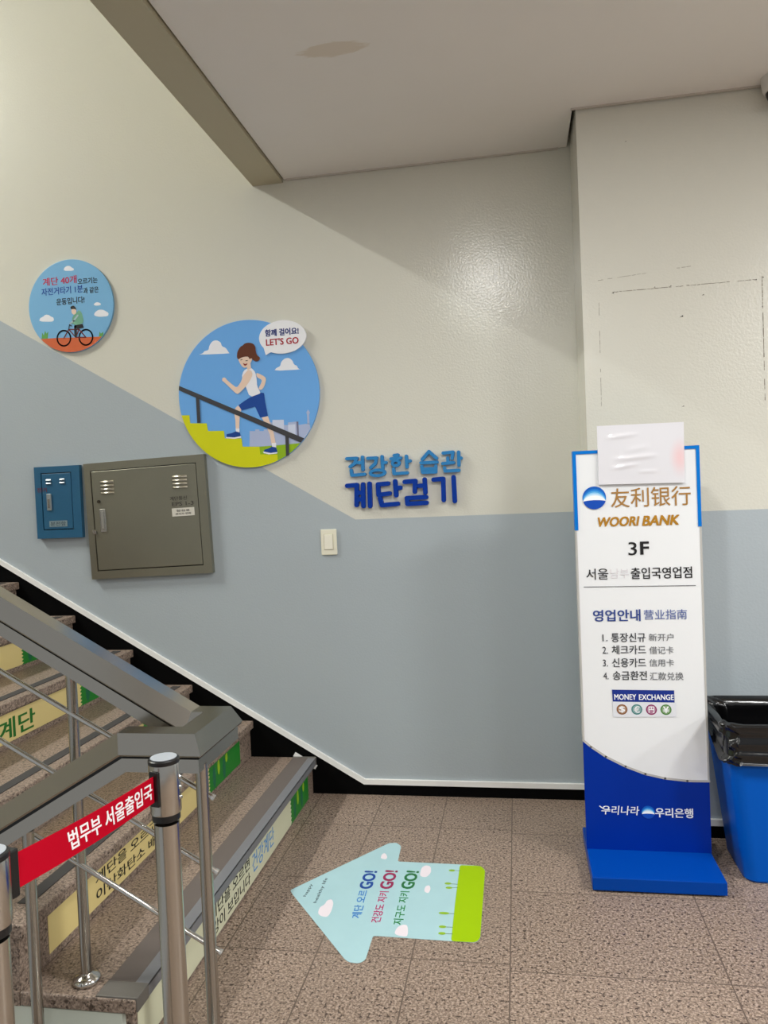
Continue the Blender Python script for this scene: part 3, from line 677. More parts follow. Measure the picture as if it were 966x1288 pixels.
for n in (-.0006, .0006):
    rows = [[bm.verts.new(belt_pt(i/K, v, n)) for v in (-.024, .024)] for i in range(K+1)]
    for i in range(K): bm.faces.new((rows[i][0], rows[i+1][0], rows[i+1][1], rows[i][1]))
    if n < 0: back = rows
for i in range(K):
    for j in (0, 1): bm.faces.new((back[i][j], back[i+1][j], rows[i+1][j], rows[i][j]))
obj('webbing', bm, mat('red_webbing', (176, 0, 30), .7, spec=.08), belt)
bm = B(); tf = Fr((0, 0, 0), (1, 0, 0), (0, 1, 0)); text_bm(bm, '법무부 서울출입국', tf, 0, 0, .64, .030, 0, .022)
for v in bm.verts: t = .66 + v.co.x; v.co = belt_pt(t, v.co.y+.001, .0012+v.co.z)
obj('lettering', bm, ink('white', (240, 232, 234)), belt)

# ------------------------------------------------------------------ wall signs
def disc(name, cx, cy, r, th, m, parent):
    bm = B(); slab(bm, WALL, ell(cx, cy, r, r, 96), .001, th, .0015); return obj(name, bm, m, parent)
def printed(name, polys, n, m, parent, fr=WALL, joined=False):
    """flat printed shapes; separate shapes become separate parts unless they are strokes of one line"""
    if joined:
        bm = B()
        for p in polys: flat(bm, fr, p, n)
        return obj(name, bm, m, parent)
    os_ = [obj(name, flat(B(), fr, p, n), m, parent) for p in polys if len(p) > 2]
    return os_[0]
R = DATA['run']; cx, cy, cr = -1.232, 1.903, .348
big = thing('round_sign', (cx, 0, cy), 'large round wall sign printed with a woman running up yellow steps', 'sign', 'round signs on the wall')
T0 = .012
disc('panel', cx, cy, cr, T0, mat('sky_print', (110, 170, 232), .35, spec=.25), big)
cl = lambda p: clip(p, cx, cy, cr-.0008)
LIL = ink('lilac', (172, 184, 216)); WHT = ink('paper', (236, 236, 242)); SKIN = ink('skin', (232, 205, 186)); GR = ink('charcoal', (62, 62, 66))
sk = printed('skyline_print', [cl(R['skyline']), cl(R['spire'])], T0+.0003, LIL, big)
printed('pale_towers', [R['white_block'], R['white_block2']], T0+.0006, ink('towerwhite', (206, 214, 234)), sk); printed('dark_tower', [R['dark_tower']], T0+.0006, ink('towerdark', (110, 112, 140)), sk)
printed('hill_print', [cl(R['hill'])], T0+.0009, ink('hillgreen', (140, 178, 24)), big)
printed('steps_print', [cl(R['steps'])], T0+.0012, ink('stepyellow', (206, 208, 8)), big)
for k in ('cloud', 'cloud2'): printed('cloud_print', [smooth_poly(R[k], 1)], T0+.0003, WHT, big)
run = printed('runner_print', [smooth_poly(R['vest'], 1)], T0+.0024, WHT, big)
for k in ('leg1', 'leg2'): printed('leg', [R[k]], T0+.0015, SKIN, run)
printed('arm', [smooth_poly(R['backarm']), ], T0+.0015, SKIN, run)
printed('sock', [R['sock1'], R['sock2']], T0+.0018, WHT, run)
printed('shoe', [R['shoe1'], R['shoe2']], T0+.0021, ink('shoeblue', (16, 62, 142)), run); printed('shoe_sole', [R['sole1'], R['sole2']], T0+.0022, WHT, run)
printed('shorts', [R['shorts']], T0+.0021, ink('shortsblue', (18, 68, 150)), run)
printed('neck', [R['neck']], T0+.0026, SKIN, run); printed('arm', [smooth_poly(R['arm'], 1)], T0+.0027, SKIN, run); printed('face', [smooth_poly(R['face'], 1)], T0+.0027, SKIN, run)
printed('hair', [smooth_poly(R['hair'], 1)], T0+.0030, ink('hairbrown', (96, 48, 26)), run)
printed('eye', [R['eye1'], R['eye2']], T0+.0032, ink('eyebrown', (50, 30, 24)), run); printed('mouth', [smooth_poly(R['mouth'], 1)], T0+.0032, ink('mouthred', (150, 60, 50)), run)
rp = printed('railing_print', [cl(R['bar'])], T0+.0036, GR, big); printed('railing_post', [R['barpost'], R['barpost2']], T0+.0034, GR, rp)
bx, bz, brx, brz = DATA['bubble']
bm = B(); slab(bm, WALL, ell(bx, bz, brx, brz, 64), .004, T0+.006, .0012); sb = obj('speech_bubble', bm, mat('bubble_white', (240, 240, 244), .4), big)
bm = B(); slab(bm, WALL, R['bubbletail'], T0, T0+.0055); obj('bubble_tail', bm, mat('bubble_white', (240, 240, 244), .4), sb)
text('lettering', '함께 걸어요!', WALL, DATA['bub_t1'], T0+.0066, ink('navy', (22, 44, 120)), sb, .03)
text('lettering', "LET'S GO", WALL, DATA['bub_t2'], T0+.0066, ink('crimson', (172, 28, 44)), sb, .022)

Q = DATA['bike']; sx, sy, sr = -2.12, 2.39, .2265
sm = thing('round_sign', (sx, 0, sy), 'small round wall sign printed with a cyclist and Korean lettering', 'sign', 'round signs on the wall')
disc('panel', sx, sy, sr, T0, mat('sky_print_pale', (120, 178, 220), .35), sm)
cl2 = lambda p: clip(p, sx, sy, sr-.0008)
printed('grass_print', [Q['tuft'], cl2(Q['tuft2'])], T0+.0003, ink('tuftgreen', (96, 160, 80)), sm)
printed('ground_print', [cl2(Q['ground'])], T0+.0006, ink('terracotta', (204, 98, 54)), sm)
for k in ('cloud1', 'cloud2', 'cloud3', 'cloud4'): printed('cloud_print', [smooth_poly(Q[k], 1)], T0+.0003, WHT, sm)
ws = DATA['wheels']; wr = (ws[2][1]-ws[2][0])/2*.92
bike = printed('bicycle_print', [s for k in ('frame', 'frame2') for s in stroke(DATA['bike_lines'][k], .0055)], T0+.0010, ink('framered', (110, 40, 44)), sm, joined=True)
for c in ws[:2]:
    bm = B(); ring = ell(c[0], c[1], wr, wr*1.05, 40)
    for s in stroke(ring, .0075, 4, True): flat(bm, WALL, s, T0+.0009)
    obj('wheel', bm, ink('tyreblack', (36, 34, 36)), bike)
cyc = printed('cyclist_print', [smooth_poly(Q['torso'], 1)], T0+.0014, ink('shirtgreen', (112, 168, 140)), sm)
printed('trousers', [s for s in stroke(DATA['bike_lines']['thigh'], .013)] + stroke(DATA['bike_lines']['seat'], .008), T0+.0016, ink('tyreblack', (36, 34, 36)), cyc, joined=True)
printed('arm', stroke(DATA['bike_lines']['arm'], .009), T0+.0018, ink('sleeve', (168, 190, 196)), cyc, joined=True)
printed('handlebar', stroke(DATA['bike_lines']['bar'], .004), T0+.0017, ink('tyreblack', (36, 34, 36)), cyc, joined=True)
printed('head', [smooth_poly(Q['head'], 1)], T0+.0016, SKIN, cyc); printed('hair', [smooth_poly(Q['hair'], 1)], T0+.0018, ink('tyreblack', (36, 34, 36)), cyc)
for k, s, c in (('b1', '계단 40개', ('rose', (190, 44, 84))), ('b2', '오르기는', ('black', (30, 30, 30))), ('b3', '자전거타기 1분', ('royal', (24, 70, 160))), ('b4', '과 같은', ('black', (30, 30, 30))), ('b5', '운동입니다!', ('black', (30, 30, 30)))):
    text('lettering', s, WALL, DATA[k], T0+.0006, ink(*c), sm, .016)

# cut-out letters, each glued on by itself
LB, DB = mat('letter_sky_blue', (50, 128, 188), .5, spec=.15), mat('letter_deep_blue', (6, 54, 150), .5, spec=.12)
for i, (ch, ss) in enumerate((c, DATA['letters'][c]) for c in '건강한습관계단걷기'):
    up = i < 5; w = (.0148 if up else .0205); m = LB if up else DB
    pieces = []
    for s in ss:
        if s[0] == 'o': pieces += stroke(ell(s[1][0], s[1][1], s[2], s[3], 20), w*.92, 6, True)
        else: pieces += stroke(s, w, 8)
    us = [p[0] for q in pieces for p in q]; vs = [p[1] for q in pieces for p in q]
    o = (sum((min(us), max(us)))/2, 0, sum((min(vs), max(vs)))/2)
    bm = B()
    for j, p in enumerate(pieces): slab(bm, WALL, p, .0, .020+.00006*(j % 23))
    l = obj('cutout_letter', bm, m, origin=o)
    tag(l, f'{"light" if up else "deep"} blue raised wall letter {ch} in the {"upper" if up else "lower"} line of lettering', 'letter', 'raised letters on the wall')

# light switch
sw = thing('light_switch', (-.872, 0, 1.19), 'ivory light switch on the grey wall below the blue letters', 'light switch')
IV = mat('ivory_plastic', (232, 228, 208), .4)
bm = B(); WALL.box(bm, -.910, -.834, 1.130, 1.250, 0, .009, bev=.003); obj('cover_plate', bm, IV, sw)
bm = B(); WALL.box(bm, -.893, -.853, 1.156, 1.226, .007, .0125, bev=.0015)
obj('rocker', bm, mat('ivory_rocker', (238, 234, 218), .35), sw)
bm = B(); WALL.box(bm, -.8955, -.8505, 1.1535, 1.2285, .008, .0098, bev=.0005); obj('rocker_shadow_line', bm, mat('ivory_shadow_line', (196, 190, 168), .5), sw)  # thin ring whose darker ivory paints the shadow line round the rocker

# ------------------------------------------------------------------ wall cabinets
def quadfr(q):
    """frame on the wall aligned to a quad given as TL, TR, BR, BL: returns frame with origin at its centre, width, height"""
    c = [sum(p[k] for p in q)/4 for k in (0, 1)]
    u = Vector((q[1][0]-q[0][0]+q[2][0]-q[3][0], 0, q[1][1]-q[0][1]+q[2][1]-q[3][1])); w = u.length/2; u.normalize()
    v = Vector((-u.z, 0, u.x)); h = (math.hypot(q[0][0]-q[3][0], q[0][1]-q[3][1])+math.hypot(q[1][0]-q[2][0], q[1][1]-q[2][1]))/2
    return Fr((c[0], 0, c[1]), u, v), w, h
def local(fr, p): d = Vector((p[0], 0, p[1]))-fr.O; return d.dot(fr.U), d.dot(fr.V)
def ring_frame(bm, fr, W, H, w, h, dx, dy, n0, n1):
    fr.box(bm, -W/2, W/2, H/2-(H/2-(dy+h/2)), H/2, n0, n1); fr.box(bm, -W/2, W/2, -H/2, dy-h/2, n0, n1)
    fr.box(bm, -W/2, dx-w/2, dy-h/2, dy+h/2, n0, n1); fr.box(bm, dx+w/2, W/2, dy-h/2, dy+h/2, n0, n1)
    return bm
def louver(bm, fr, cu, cv, w, h, n):
    """half-round pressed vent hood"""
    seg = 10; t = []
    for s in (-1, 1):
        t.append([bm.verts.new(fr.P(cu+s*w/2*(1-.12*math.sin(PI*k/seg)), cv-h/2+h*k/seg, n+.6*h*math.sin(PI*min(1, (k/seg)*.75+.25 if k else 0)))) for k in range(seg+1)])
    for k in range(seg): bm.faces.new((t[0][k], t[1][k], t[1][k+1], t[0][k+1]))
    bm.faces.new(t[0]); bm.faces.new(t[1][::-1])
    return bm
def cabinet(d, base, dm, hm, nl, lw, lh, label, cat, dep):
    fr, W, H = quadfr(d['outer']); df, w, h = quadfr(d['door']); du, dv = local(fr, (df.O.x, df.O.z))
    s = thing('electrical_cabinet', (fr.O.x, 0, fr.O.z), label, cat, 'metal boxes set in the stair wall')
    bm = ring_frame(B(), fr, W, H, w+.008, h+.008, du, dv, 0, dep); obj('frame', bm, base, s)
    bm = B(); fr.box(bm, du-w/2-.008, du+w/2+.008, dv-h/2-.008, dv+h/2+.008, 0, dep-.012); obj('recess', bm, mat('gap_dark', (40, 38, 34), .8), s)
    bm = B(); fr.box(bm, du-w/2, du+w/2, dv-h/2, dv+h/2, dep-.014, dep-.001, bev=.002); door = obj('door', bm, dm, s)
    for key in ('louv1', 'louv2'):
        lf, W2, H2 = quadfr(d[key]); lu, lv = local(fr, (lf.O.x, lf.O.z))
        bm = B()
        for k in range(nl): louver(bm, fr, lu, lv + H2*(.5-(k+.5)/nl), W2, H2/nl*.66, dep-.001)
        obj('vent_louvers', bm, hm if nl < 4 else mat('louver_steel', (190, 184, 170), .3, .9), door, smooth=True, angle=70)
    hf, W2, H2 = quadfr(d['handle']); hu, hv = local(fr, (hf.O.x, hf.O.z))
    hd = obj('handle', fr.box(B(), hu-W2/2, hu+W2/2, hv-H2/2, hv+H2/2, dep-.001, dep+.005, bev=.002), hm, door)
    return s, fr, door, (hu, hv, W2, H2), dep
cab, cf, cdoor, ch, cd = cabinet(DATA['cab'], STEELB, STEELB, CHROME, 4, .04, .04, 'large grey steel wall cabinet with louvres below the round signs', 'cabinet', .028)
obj('handle_lever', cf.box(B(), ch[0]-ch[2]*.26, ch[0]+ch[2]*.26, ch[1]-ch[3]*.36, ch[1]+ch[3]*.40, cd+.005, cd+.009, bev=.0015), STEELP, cdoor)
lu, lv = local(cf, DATA['cab']['lock'][0]); obj('lock', tube(B(), cf.P(lu, lv, cd-.002), cf.P(lu, lv, cd+.004), .008, 20), mat('lock_dark', (70, 64, 56), .4, .8), cdoor)
lu, lv = local(cf, DATA['cab']['latch'][0]); bm = tube(B(), cf.P(lu, lv, cd-.002), cf.P(lu, lv, cd+.014), .006, 16); cf.box(bm, lu-.006, lu+.012, lv-.016, lv+.002, cd+.006, cd+.012, bev=.002); obj('latch_key', bm, STEELP, cab)
lf, W2, H2 = quadfr(DATA['cab']['label']); lu, lv = local(cf, (lf.O.x, lf.O.z))
lab = obj('label_plate', cf.box(B(), lu-W2/2, lu+W2/2, lv-H2/2, lv+H2/2, cd-.001, cd+.0008), mat('label_paper', (212, 208, 196), .5), cdoor)
for s_, dv_, w_ in (('점검표', .18, .6), ('관리자 연락', -.2, .7)): obj('lettering', text_bm(B(), s_, cf, lu, lv+H2*dv_, W2*w_, H2*.25, cd+.0012, .01), ink('black', (30, 30, 30)), lab)
for s, t in zip(('계단통신', 'EPS 1-3'), DATA['cab_t']):
    lu, lv = local(cf, (t[0], t[1])); obj('lettering', text_bm(B(), s, cf, lu, lv, t[2], t[3], cd+.0002, .01), mat('ink_faded', (72, 66, 58), .6), cdoor)
HL = mat('pressed_hood_steel', (176, 184, 186), .3, .7)
blu, bf, bdoor, bh, bd = cabinet(DATA['blue'], BLUEBOX, BLUEBOX, HL, 2, .02, .02, 'small blue enamelled wall box left of the steel cabinet', 'cabinet', .026)
obj('handle_lever', bf.box(B(), bh[0]-bh[2]*.2, bh[0]+bh[2]*.2, bh[1]-bh[3]*.36, bh[1]+bh[3]*.2, bd+.005, bd+.008, bev=.001), STEELP, bdoor)
lf, W2, H2 = quadfr(DATA['blue']['label']); lu, lv = local(bf, (lf.O.x, lf.O.z))
lab = obj('label_plate', bf.box(B(), lu-W2/2, lu+W2/2, lv-H2/2, lv+H2/2, bd-.001, bd+.0006), mat('faded_label', (128, 146, 150), .6), bdoor)
obj('lettering', text_bm(B(), '분전함', bf, lu, lv, W2*.86, H2*.7, bd+.001, .01), mat('ink_box', (60, 76, 88), .6), lab)
lf, W2, H2 = quadfr(DATA['blue']['mark']); lu, lv = local(bf, (lf.O.x, lf.O.z))
obj('red_lettering', text_bm(B(), '전기', bf, lu, lv, W2, H2, bd+.0006, .02), mat('ink_red_faded', (104, 46, 60), .6), bdoor)

# ------------------------------------------------------------------ bank sign stand
PD = DATA['plate']
YF = -.585; SX0, SX1, SZ1 = .209, .650, 1.532
BLUE, NAVY, AZ = mat('sign_blue', (0, 46, 150), .35, spec=.12), ink('navy', (22, 44, 120)), mat('sign_azure', (0, 116, 206), .35, spec=.15)
PWH = mat('sign_white', (236, 238, 240), .32); BASEB = mat('base_blue', (0, 64, 156), .3, spec=.12)
st = thing('sign_stand', ((SX0+SX1)/2, -.60, 0), 'tall white and blue bank sign stand in front of the pillar', 'sign stand')
SF = Fr((0, YF, 0), (1, 0, 0), (0, 0, 1))
bm = box(B(), SX0, SX1, -.80, -.40, .006, .052, bev=.003); base = obj('base', bm, BASEB, st)
bm = B()
for x in (SX0+.04, SX1-.04):
    for y in (-.77, -.44): tube(bm, (x, y, 0), (x, y, .008), .016, 16)
obj('foot_pad', bm, BLK, base)
bm = box(B(), SX0+.004, SX1-.004, YF+.003, YF+.040, .05, SZ1-.006, bev=.002); core = obj('panel', bm, mat('sign_edge_grey', (176, 178, 180), .35, .3), st)
curve = [(p[0], p[1]) for p in PD['curve']]
curve[0] = (SX0, curve[0][1]); curve[-1] = (SX1, curve[-1][1])
bm = B(); slab(bm, SF, [(SX0, .05)] + [(SX1, .05)] + curve[::-1], -.006, .0025, .0006); obj('lower_face', bm, BLUE, st)
bm = B(); slab(bm, SF, curve + [(SX1, SZ1), (SX0, SZ1)], -.006, .0015); face = obj('face', bm, PWH, st)
bm = B()
for s in stroke([(p[0], p[1]+.003) for p in curve], .008, 3): flat(bm, SF, s, .0028)
obj('curve_edging', bm, mat('silver_edging', (186, 184, 180), .4), face)
ZB = PD['plate'][2][1]
bm = B(); b = .011
box(bm, SX0-.001, SX0+b, YF-.0045, YF+.042, ZB, SZ1+.001); box(bm, SX1-b, SX1+.001, YF-.0045, YF+.042, ZB, SZ1+.001); box(bm, SX0+b, SX1-b, YF-.0045, YF+.042, SZ1-b, SZ1+.001)
obj('blue_border', bm, AZ, st)
bm = box(B(), SX0-.0005, SX0+.006, YF-.003, YF+.042, curve[0][1], ZB); box(bm, SX1-.006, SX1+.0005, YF-.003, YF+.042, curve[-1][1], ZB); obj('side_edging', bm, mat('silver_edging', (186, 184, 180), .4), st)
n = .0032
def emblem(fr, cx, cy, r, n, parent):
    c = lambda p: clip(p, cx, cy, r)
    e = obj('emblem', flat(B(), fr, ell(cx, cy, r, r, 48), n), ink('emblem_blue', (0, 92, 190)), parent)
    for k, (rx, ry, col) in enumerate(((1.05, .78, (20, 124, 212)), (1.0, .62, (76, 164, 228)), (.95, .47, (146, 204, 242)), (.95, .33, (206, 232, 250)), (.98, .2, (246, 250, 252)))):
        obj('glow_band', flat(B(), fr, c(ell(cx, cy-.42*r, rx*r, (ry+.42)*r, 40)), n+.0002*(k+1)), ink('emblem_band%d' % k, col), e)
    low = [(cx-1.1*r, cy-.34*r)] + [(cx+r*1.1*math.cos(PI-PI*k/16), cy-.40*r+.20*r*math.sin(PI*k/16)) for k in range(17)] + [(cx+1.1*r, cy-1.1*r), (cx-1.1*r, cy-1.1*r)]
    obj('lower_crescent', flat(B(), fr, c(low), n+.0014), ink('emblem_deep', (0, 72, 180)), e)
lx, ly = PD['logo'][0]; emblem(SF, lx, ly, PD['logo'][1][0]-lx, n, face)
GOLD, TAN, INK = ink('gold', (176, 124, 24)), ink('tan', (166, 122, 62)), ink('signblack', (28, 28, 30))
text('lettering', '友利银行', SF, DATA['t_cn'], n, TAN, face, .004)
text('lettering', 'WOORI', SF, DATA['t_woori'], n, GOLD, face, .03, .22)
text('lettering', 'BANK', SF, DATA['t_bank'], n, GOLD, face, .03, .22)
text('lettering', '3', SF, DATA['t_3'], n, INK, face, .004); text('lettering', 'F', SF, (DATA['t_F'][0]+.003, DATA['t_F'][1], DATA['t_F'][2]*.8, DATA['t_F'][3]*.95), n, INK, face, .025)
text('lettering', '서울', SF, DATA['t_seoul'], n, INK, face, .006); text('faint_lettering', '남부', SF, DATA['t_faint'], n, ink('faint', (222, 218, 222)), face)
text('lettering', '출입국영업점', SF, DATA['t_branch'], n, INK, face, .012)
l0, l1 = PD['line']; bm = B()
for s in stroke([l0, l1], .0022, 3): flat(bm, SF, s, n)
obj('rule', bm, ink('rulegrey', (90, 90, 92)), face)
text('lettering', '영업안내', SF, DATA['t_info'], n, ink('infoblue', (48, 70, 140)), face, .02); text('lettering', '营业指南', SF, DATA['t_info2'], n, ink('infoblue2', (96, 112, 168)), face, .004)
for k, a in (('t_1', '1.'), ('t_1a', '통장신규'), ('t_1b', '新开户'), ('t_2', '2.'), ('t_2a', '체크카드'), ('t_2b', '借记卡'), ('t_3n', '3.'), ('t_3a', '신용카드'), ('t_3b', '信用卡'), ('t_4', '4.'), ('t_4a', '송금환전'), ('t_4b', '汇款兑换')):
    bx4 = DATA[k] if len(a) > 2 else (DATA[k][0], DATA[k][1]-.001, DATA[k][2]*.72, DATA[k][3])
    text('lettering', a, SF, bx4, n, ink('listgrey', (64, 66, 70)) if k[-1] != 'b' else ink('listgrey2', (110, 112, 116)), face, .012 if k[-1] == 'a' else .004)
ex = printed('exchange_panel', [PD['exchw']], n, ink('exgrey', (226, 228, 234)), face, SF)
printed('exchange_banner', [PD['exch']], n+.0003, ink('exnavy', (20, 48, 138)), ex, SF)
W2 = ink('lettering_white', (244, 244, 248))
text('lettering', 'MONEY', SF, DATA['t_money'], n+.0007, W2, ex, .02); text('lettering', 'EXCHANGE', SF, DATA['t_exchange'], n+.0007, W2, ex, .02)
cr_ = PD['coins'][4][0]-PD['coins'][0][0]
for (u, v), s, c in zip(PD['coins'][:4], '$€円¥', ((134, 82, 40), (70, 130, 128), (142, 48, 98), (72, 128, 50))):
    cn = printed('coin_symbol', [ell(u, v, cr_, cr_, 32)], n+.0004, ink('coin%d' % c[0], c), ex, SF)
    printed('coin_ring', [ell(u, v, cr_*.78, cr_*.78, 32)], n+.0006, ink('coinb%d' % c[0], tuple(int(x*.55+100) for x in c)), cn, SF)
    text('lettering', s, SF, (u, v, cr_*1.0, cr_*1.2), n+.0009, W2, cn, .02)
n2 = .0034
text('lettering', '우리나라', SF, DATA['t_na'], n2, W2, st, .012, .12)
bm = B()
a = DATA['t_na']; uu, vv = a[0]-a[2]/2, a[1]+.004
for s in stroke([(uu-.006, vv+.010), (uu+.010, vv-.002), (uu+.03, vv-.003)], .004, 4): flat(bm, SF, s, n2)
obj('brush_stroke', bm, W2, st)
text('lettering', '우리은행', SF, DATA['t_eun'], n2, W2, st, .022)
lx, ly = PD['logo2'][0]; emblem(SF, lx, ly, PD['logo2'][1][0]-lx, n2, st)
# plastic sleeve with a blank sheet taped over the top
SH = PD['sheet']
sh = thing('plastic_sleeve', ((SH[0][0]+SH[2][0])/2, YF-.012, SH[2][1]), 'blank white sheet in a glossy plastic sleeve covering the top of the bank sign', 'paper sleeve')
fr = Fr((0, YF-.0055, 0), (1, 0, 0), (0, 0, 1))
bm = B(); slab(bm, fr, SH, 0, .004); obj('paper', bm, mat('blank_paper', (238, 236, 240), .6), sh)
m = mat('sleeve_gloss', (228, 227, 232), .09, spec=.7)
nt = m.node_tree; tcn = nt.nodes.new('ShaderNodeTexCoord'); mpn = nt.nodes.new('ShaderNodeMapping'); dn_ = nt.nodes.new('ShaderNodeVectorMath'); dn_.operation = 'LENGTH'
sc_ = (SH[1][0]*.3+SH[2][0]*.7-.014-sh.location.x, 0, SH[1][1]*.42+SH[2][1]*.58-sh.location.z)   # centre of a soft reddish patch in the film colour
mpn.inputs['Location'].default_value = (-sc_[0]/.045, 0, -sc_[2]/.085); mpn.inputs['Scale'].default_value = (1/.045, 0, 1/.085)
rg = nt.nodes.new('ShaderNodeMapRange'); rg.interpolation_type = 'SMOOTHSTEP'; rg.inputs[1].default_value = 1.0; rg.inputs[2].default_value = 0.0; rg.inputs[4].default_value = .75
mx_ = nt.nodes.new('ShaderNodeMixRGB'); mx_.inputs[1].default_value = lin((228, 227, 232))+(1,); mx_.inputs[2].default_value = lin((240, 196, 198))+(1,)
nt.links.new(tcn.outputs['Object'], mpn.inputs[0]); nt.links.new(mpn.outputs[0], dn_.inputs[0]); nt.links.new(dn_.outputs['Value'], rg.inputs[0]); nt.links.new(rg.outputs[0], mx_.inputs[0])
nt.links.new(mx_.outputs[0], nt.nodes['Principled BSDF'].inputs['Base Color'])
bm = B()
NX, NZ = 60, 60
def shp(a, b_, n):
    t = [SH[0][k]*(1-a)*(1-b_)+SH[1][k]*a*(1-b_)+SH[2][k]*a*b_+SH[3][k]*(1-a)*b_ for k in (0, 1)]
    return fr.P(t[0], t[1], n)
def wr_(a, b_):
    e = math.sin(PI*a)*math.sin(PI*b_)
    def crease(c0, c1, w, a0, a1):      # one soft diagonal ridge in the film
        d = b_-(c0+c1*(a-.5)); g_ = math.sin(PI*min(1, max(0, (a-a0)/(a1-a0))))
        return math.exp(-(d/w)**2)*g_
    return .0060+.002*e+.0030*crease(.16, -.14, .035, .08, .5)+.0032*crease(.55, -.10, .040, .15, .72)+.0026*crease(.66, -.22, .035, .12, .5)+.0022*crease(.80, -.06, .03, .45, .7)+.0018*crease(.40, -.3, .05, .3, .62)
g = [[bm.verts.new(shp(i/NX, j/NZ, wr_(i/NX, j/NZ))) for j in range(NZ+1)] for i in range(NX+1)]
for i in range(NX):
    for j in range(NZ): bm.faces.new((g[i][j], g[i+1][j], g[i+1][j+1], g[i][j+1]))
obj('film', bm, m, sh, smooth=True)
# ------------------------------------------------------------------ bin
bn = thing('trash_bin', (.90, -.56, 0), 'blue plastic bin with a black liner beside the bank sign', 'bin')
def rrect(cx, cy, hx, hy, r, n=10):
    out = []
    for k, (sx_, sy_) in enumerate(((1, 1), (-1, 1), (-1, -1), (1, -1))):
        for j in range(n+1):
            a = PI/2*k + PI/2*j/n; out.append((cx+sx_*(hx-r)+r*math.cos(a), cy+sy_*(hy-r)+r*math.sin(a)))
    return out
BX, BY = .905, -.553
def hx(z): return .168+.062*z/.57
def hy(z): return .140+.046*z/.57
bm = B(); rings = []
for z, gx, r in ((.0, -.006, .04), (.008, 0, .045), (.2, 0, .045), (.4, 0, .045), (.54, 0, .045), (.545, .006, .05), (.562, .006, .05), (.562, -.004, .045), (.3, -.006, .045), (.012, -.008, .04)):
    rings.append([bm.verts.new((p[0], p[1], z)) for p in rrect(BX, BY, hx(z)+gx, hy(z)+gx, r)])
for A, C2 in zip(rings, rings[1:]):
    for k in range(len(A)): bm.faces.new((A[k], A[(k+1) % len(A)], C2[(k+1) % len(A)], C2[k]))
bm.faces.new(rings[0]); bm.faces.new(rings[-1])
obj('body', bm, mat('blue_plastic', (0, 88, 190), .4, spec=.12), bn, smooth=True)
from mathutils import noise as NZ3
def fold(x, y, z, fx, fz, seed):
    """crumpled plastic: sharp creases on a drifting noise"""
    wx = NZ3.noise(Vector((x*3+seed, y*3, z*3)))*.06
    p = Vector((x*fx+wx*fx, y*fx, z*fz+seed)); q = Vector((x*fx*2.1+seed, y*fx*2.1-wx*fx, z*fz*1.7+seed*2))
    return (1-3.0*abs(NZ3.noise(p))) + .55*(1-3.0*abs(NZ3.noise(q)))-.55
def ring_at(z, gx): return [(p[0], p[1]) for p in rrect(BX, BY, hx(z)+gx, hy(z)+gx, .055, 80)]
def hem(a): # how far the liner hangs down around the bin
    return .420 + .095*max(0, math.sin(a)+.15) + .012*math.sin(5*a+.6) + .010*math.sin(11*a) + .006*math.sin(23*a+1)
bm = B(); rings = []
for kind, t in [('in', t*.016) for t in range(20, 0, -1)] + [('rim', 0)] + [('out', t/28) for t in range(0, 29)]:
    row = []; zr = .57-t if kind == 'in' else .57
    for k, p in enumerate(ring_at(zr, -.020 if kind == 'in' else (-.002 if kind == 'rim' else .012))):
        a = math.atan2((p[1]-BY)*1.2, p[0]-BX); d = Vector((p[0]-BX, p[1]-BY)).normalized()
        if kind == 'in': w = max(-.03, min(.012, .017*fold(p[0], p[1], zr, 17, 2.2, 3.1)-.004)); z = zr
        elif kind == 'rim': w = .002; z = .572+.005*fold(p[0], p[1], 0, 14, 1, 1.7)
        else:
            z = .567 - t*(.567-hem(a)); w = max(-.006, (.008+.020*t)*fold(p[0]+.35*z, p[1]-.2*z, z, 13, 15, 7.7)) + .005*t
            if t > .9: w -= .004
            q = hx(z)-hx(.57); p = (p[0]+q*(1 if p[0] > BX else -1), p[1]+q*.74*(1 if p[1] > BY else -1))
        row.append(bm.verts.new((p[0]+d.x*w, p[1]+d.y*w, z)))
    rings.append(row)
for A, C2 in zip(rings, rings[1:]):
    for k in range(len(A)): bm.faces.new((A[k], A[(k+1) % len(A)], C2[(k+1) % len(A)], C2[k]))
lm = mat('black_liner', (10, 10, 11), .2, spec=.55, bump=.3, bscale=30)
o = obj('liner', bm, lm, bn, smooth=True, angle=80)
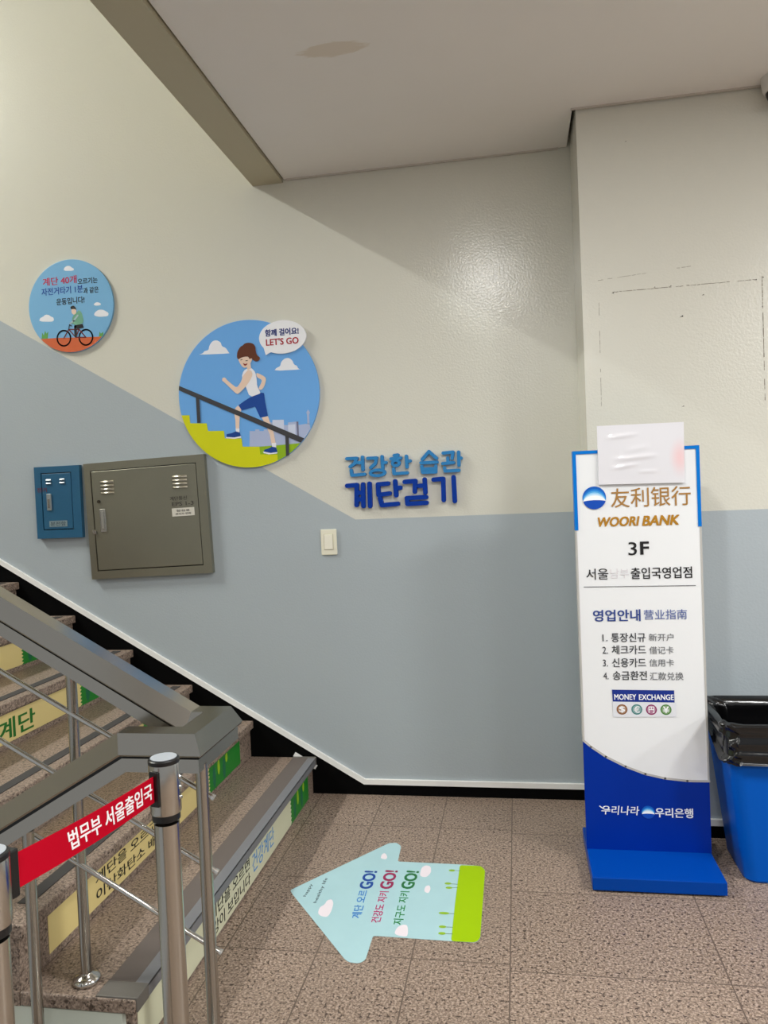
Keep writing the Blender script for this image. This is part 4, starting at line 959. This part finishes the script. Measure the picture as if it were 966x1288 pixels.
# ------------------------------------------------------------------ arrow sticker on the floor
AR = DATA['arrow']
ar = thing('floor_sticker', (-.45, -.9, 0), 'pale blue arrow sticker with a lime end on the granite floor', 'sticker')
def round_corners(p, r, seg=5):
    out = []; n_ = len(p)
    for i in range(n_):
        a, b, c = Vector(p[i-1]), Vector(p[i]), Vector(p[(i+1) % n_])
        d1, d2_ = (a-b), (c-b); t = min(r, d1.length*.45, d2_.length*.45)
        p0, p2 = b+d1.normalized()*t, b+d2_.normalized()*t
        for k in range(seg+1):
            s = k/seg; q = p0*(1-s)**2 + b*2*s*(1-s) + p2*s*s; out.append((q.x, q.y))
    return out
bm = B(); slab(bm, FLOORFR, round_corners(AR['outline'], .010), .0002, .0013); obj('arrow_sheet', bm, mat('pale_sky_vinyl', (168, 204, 210), .55, tint=.1, tscale=9), ar)
printed('lime_band', [round_corners(AR['green'], .012)], .0016, mat('lime_vinyl', (152, 188, 0), .6, spec=.15, tint=.08, tscale=9), ar, FLOORFR)
for k in range(1, 6): printed('cloud_print', [smooth_poly(AR['cloud%d' % k])], .0016, ink('cloudpink', (226, 216, 222)), ar, FLOORFR)
for (c, e) in DATA['trees']:
    tr = printed('tree_print', [ell(c[0]-.002, c[1], .012, .0075, 20)] if c != DATA['trees'][3][0] else [ell(c[0]-.002, c[1], .018, .0075, 20)], .0019, ink('treegreen', (140, 180, 36)), ar, FLOORFR)
    printed('tree_trunk', stroke([c, e], .0025, 3), .0018, ink('trunkgreen', (80, 110, 40)), tr, FLOORFR, True)
FC = {'blue': (54, 128, 200), 'navy': (24, 70, 150), 'pink': (188, 50, 110), 'wine': (150, 40, 84), 'green': (48, 140, 76), 'dkgreen': (36, 112, 60), 'ink': (62, 70, 76)}
for s, c, (a, b, h) in DATA['floor_t']:
    d = Vector((b[0]-a[0], b[1]-a[1])); L_ = d.length; d.normalize()
    text('lettering', s, FLOORFR, ((a[0]+b[0])/2, (a[1]+b[1])/2, L_, h), .0019, ink('floor_'+c, FC[c]), ar, .03 if 'GO' in s else (.016 if c != 'ink' else 0), 0, up=(-d.y, d.x))

# ------------------------------------------------------------------ ceiling camera
cx_, cy_ = 1.012, -.40
cc = thing('security_camera', (cx_, cy_, 2.886), 'small white dome camera under the ceiling at the pillar', 'camera')
bm = lathe(B(), (cx_, cy_, 2.886), [(0, 0), (.062, 0), (.062, -.006), (.060, -.010), (.056, -.044), (.050, -.052), (.038, -.054), (0, -.054)], 40); obj('housing', bm, mat('camera_white', (214, 210, 204), .4), cc, smooth=True)
bm = lathe(B(), (cx_, cy_, 2.834), [(.046, 0), (.045, -.010), (.038, -.026), (.026, -.037), (.012, -.042), (0, -.043)], 32); obj('dome', bm, mat('smoked_dome', (12, 12, 14), .08), cc, smooth=True)
bm = lathe(B(), (cx_, cy_, 2.8345), [(.050, .001), (.050, -.003), (.045, -.004)], 32); obj('ring', bm, mat('camera_white', (214, 210, 204), .4), cc, smooth=True)
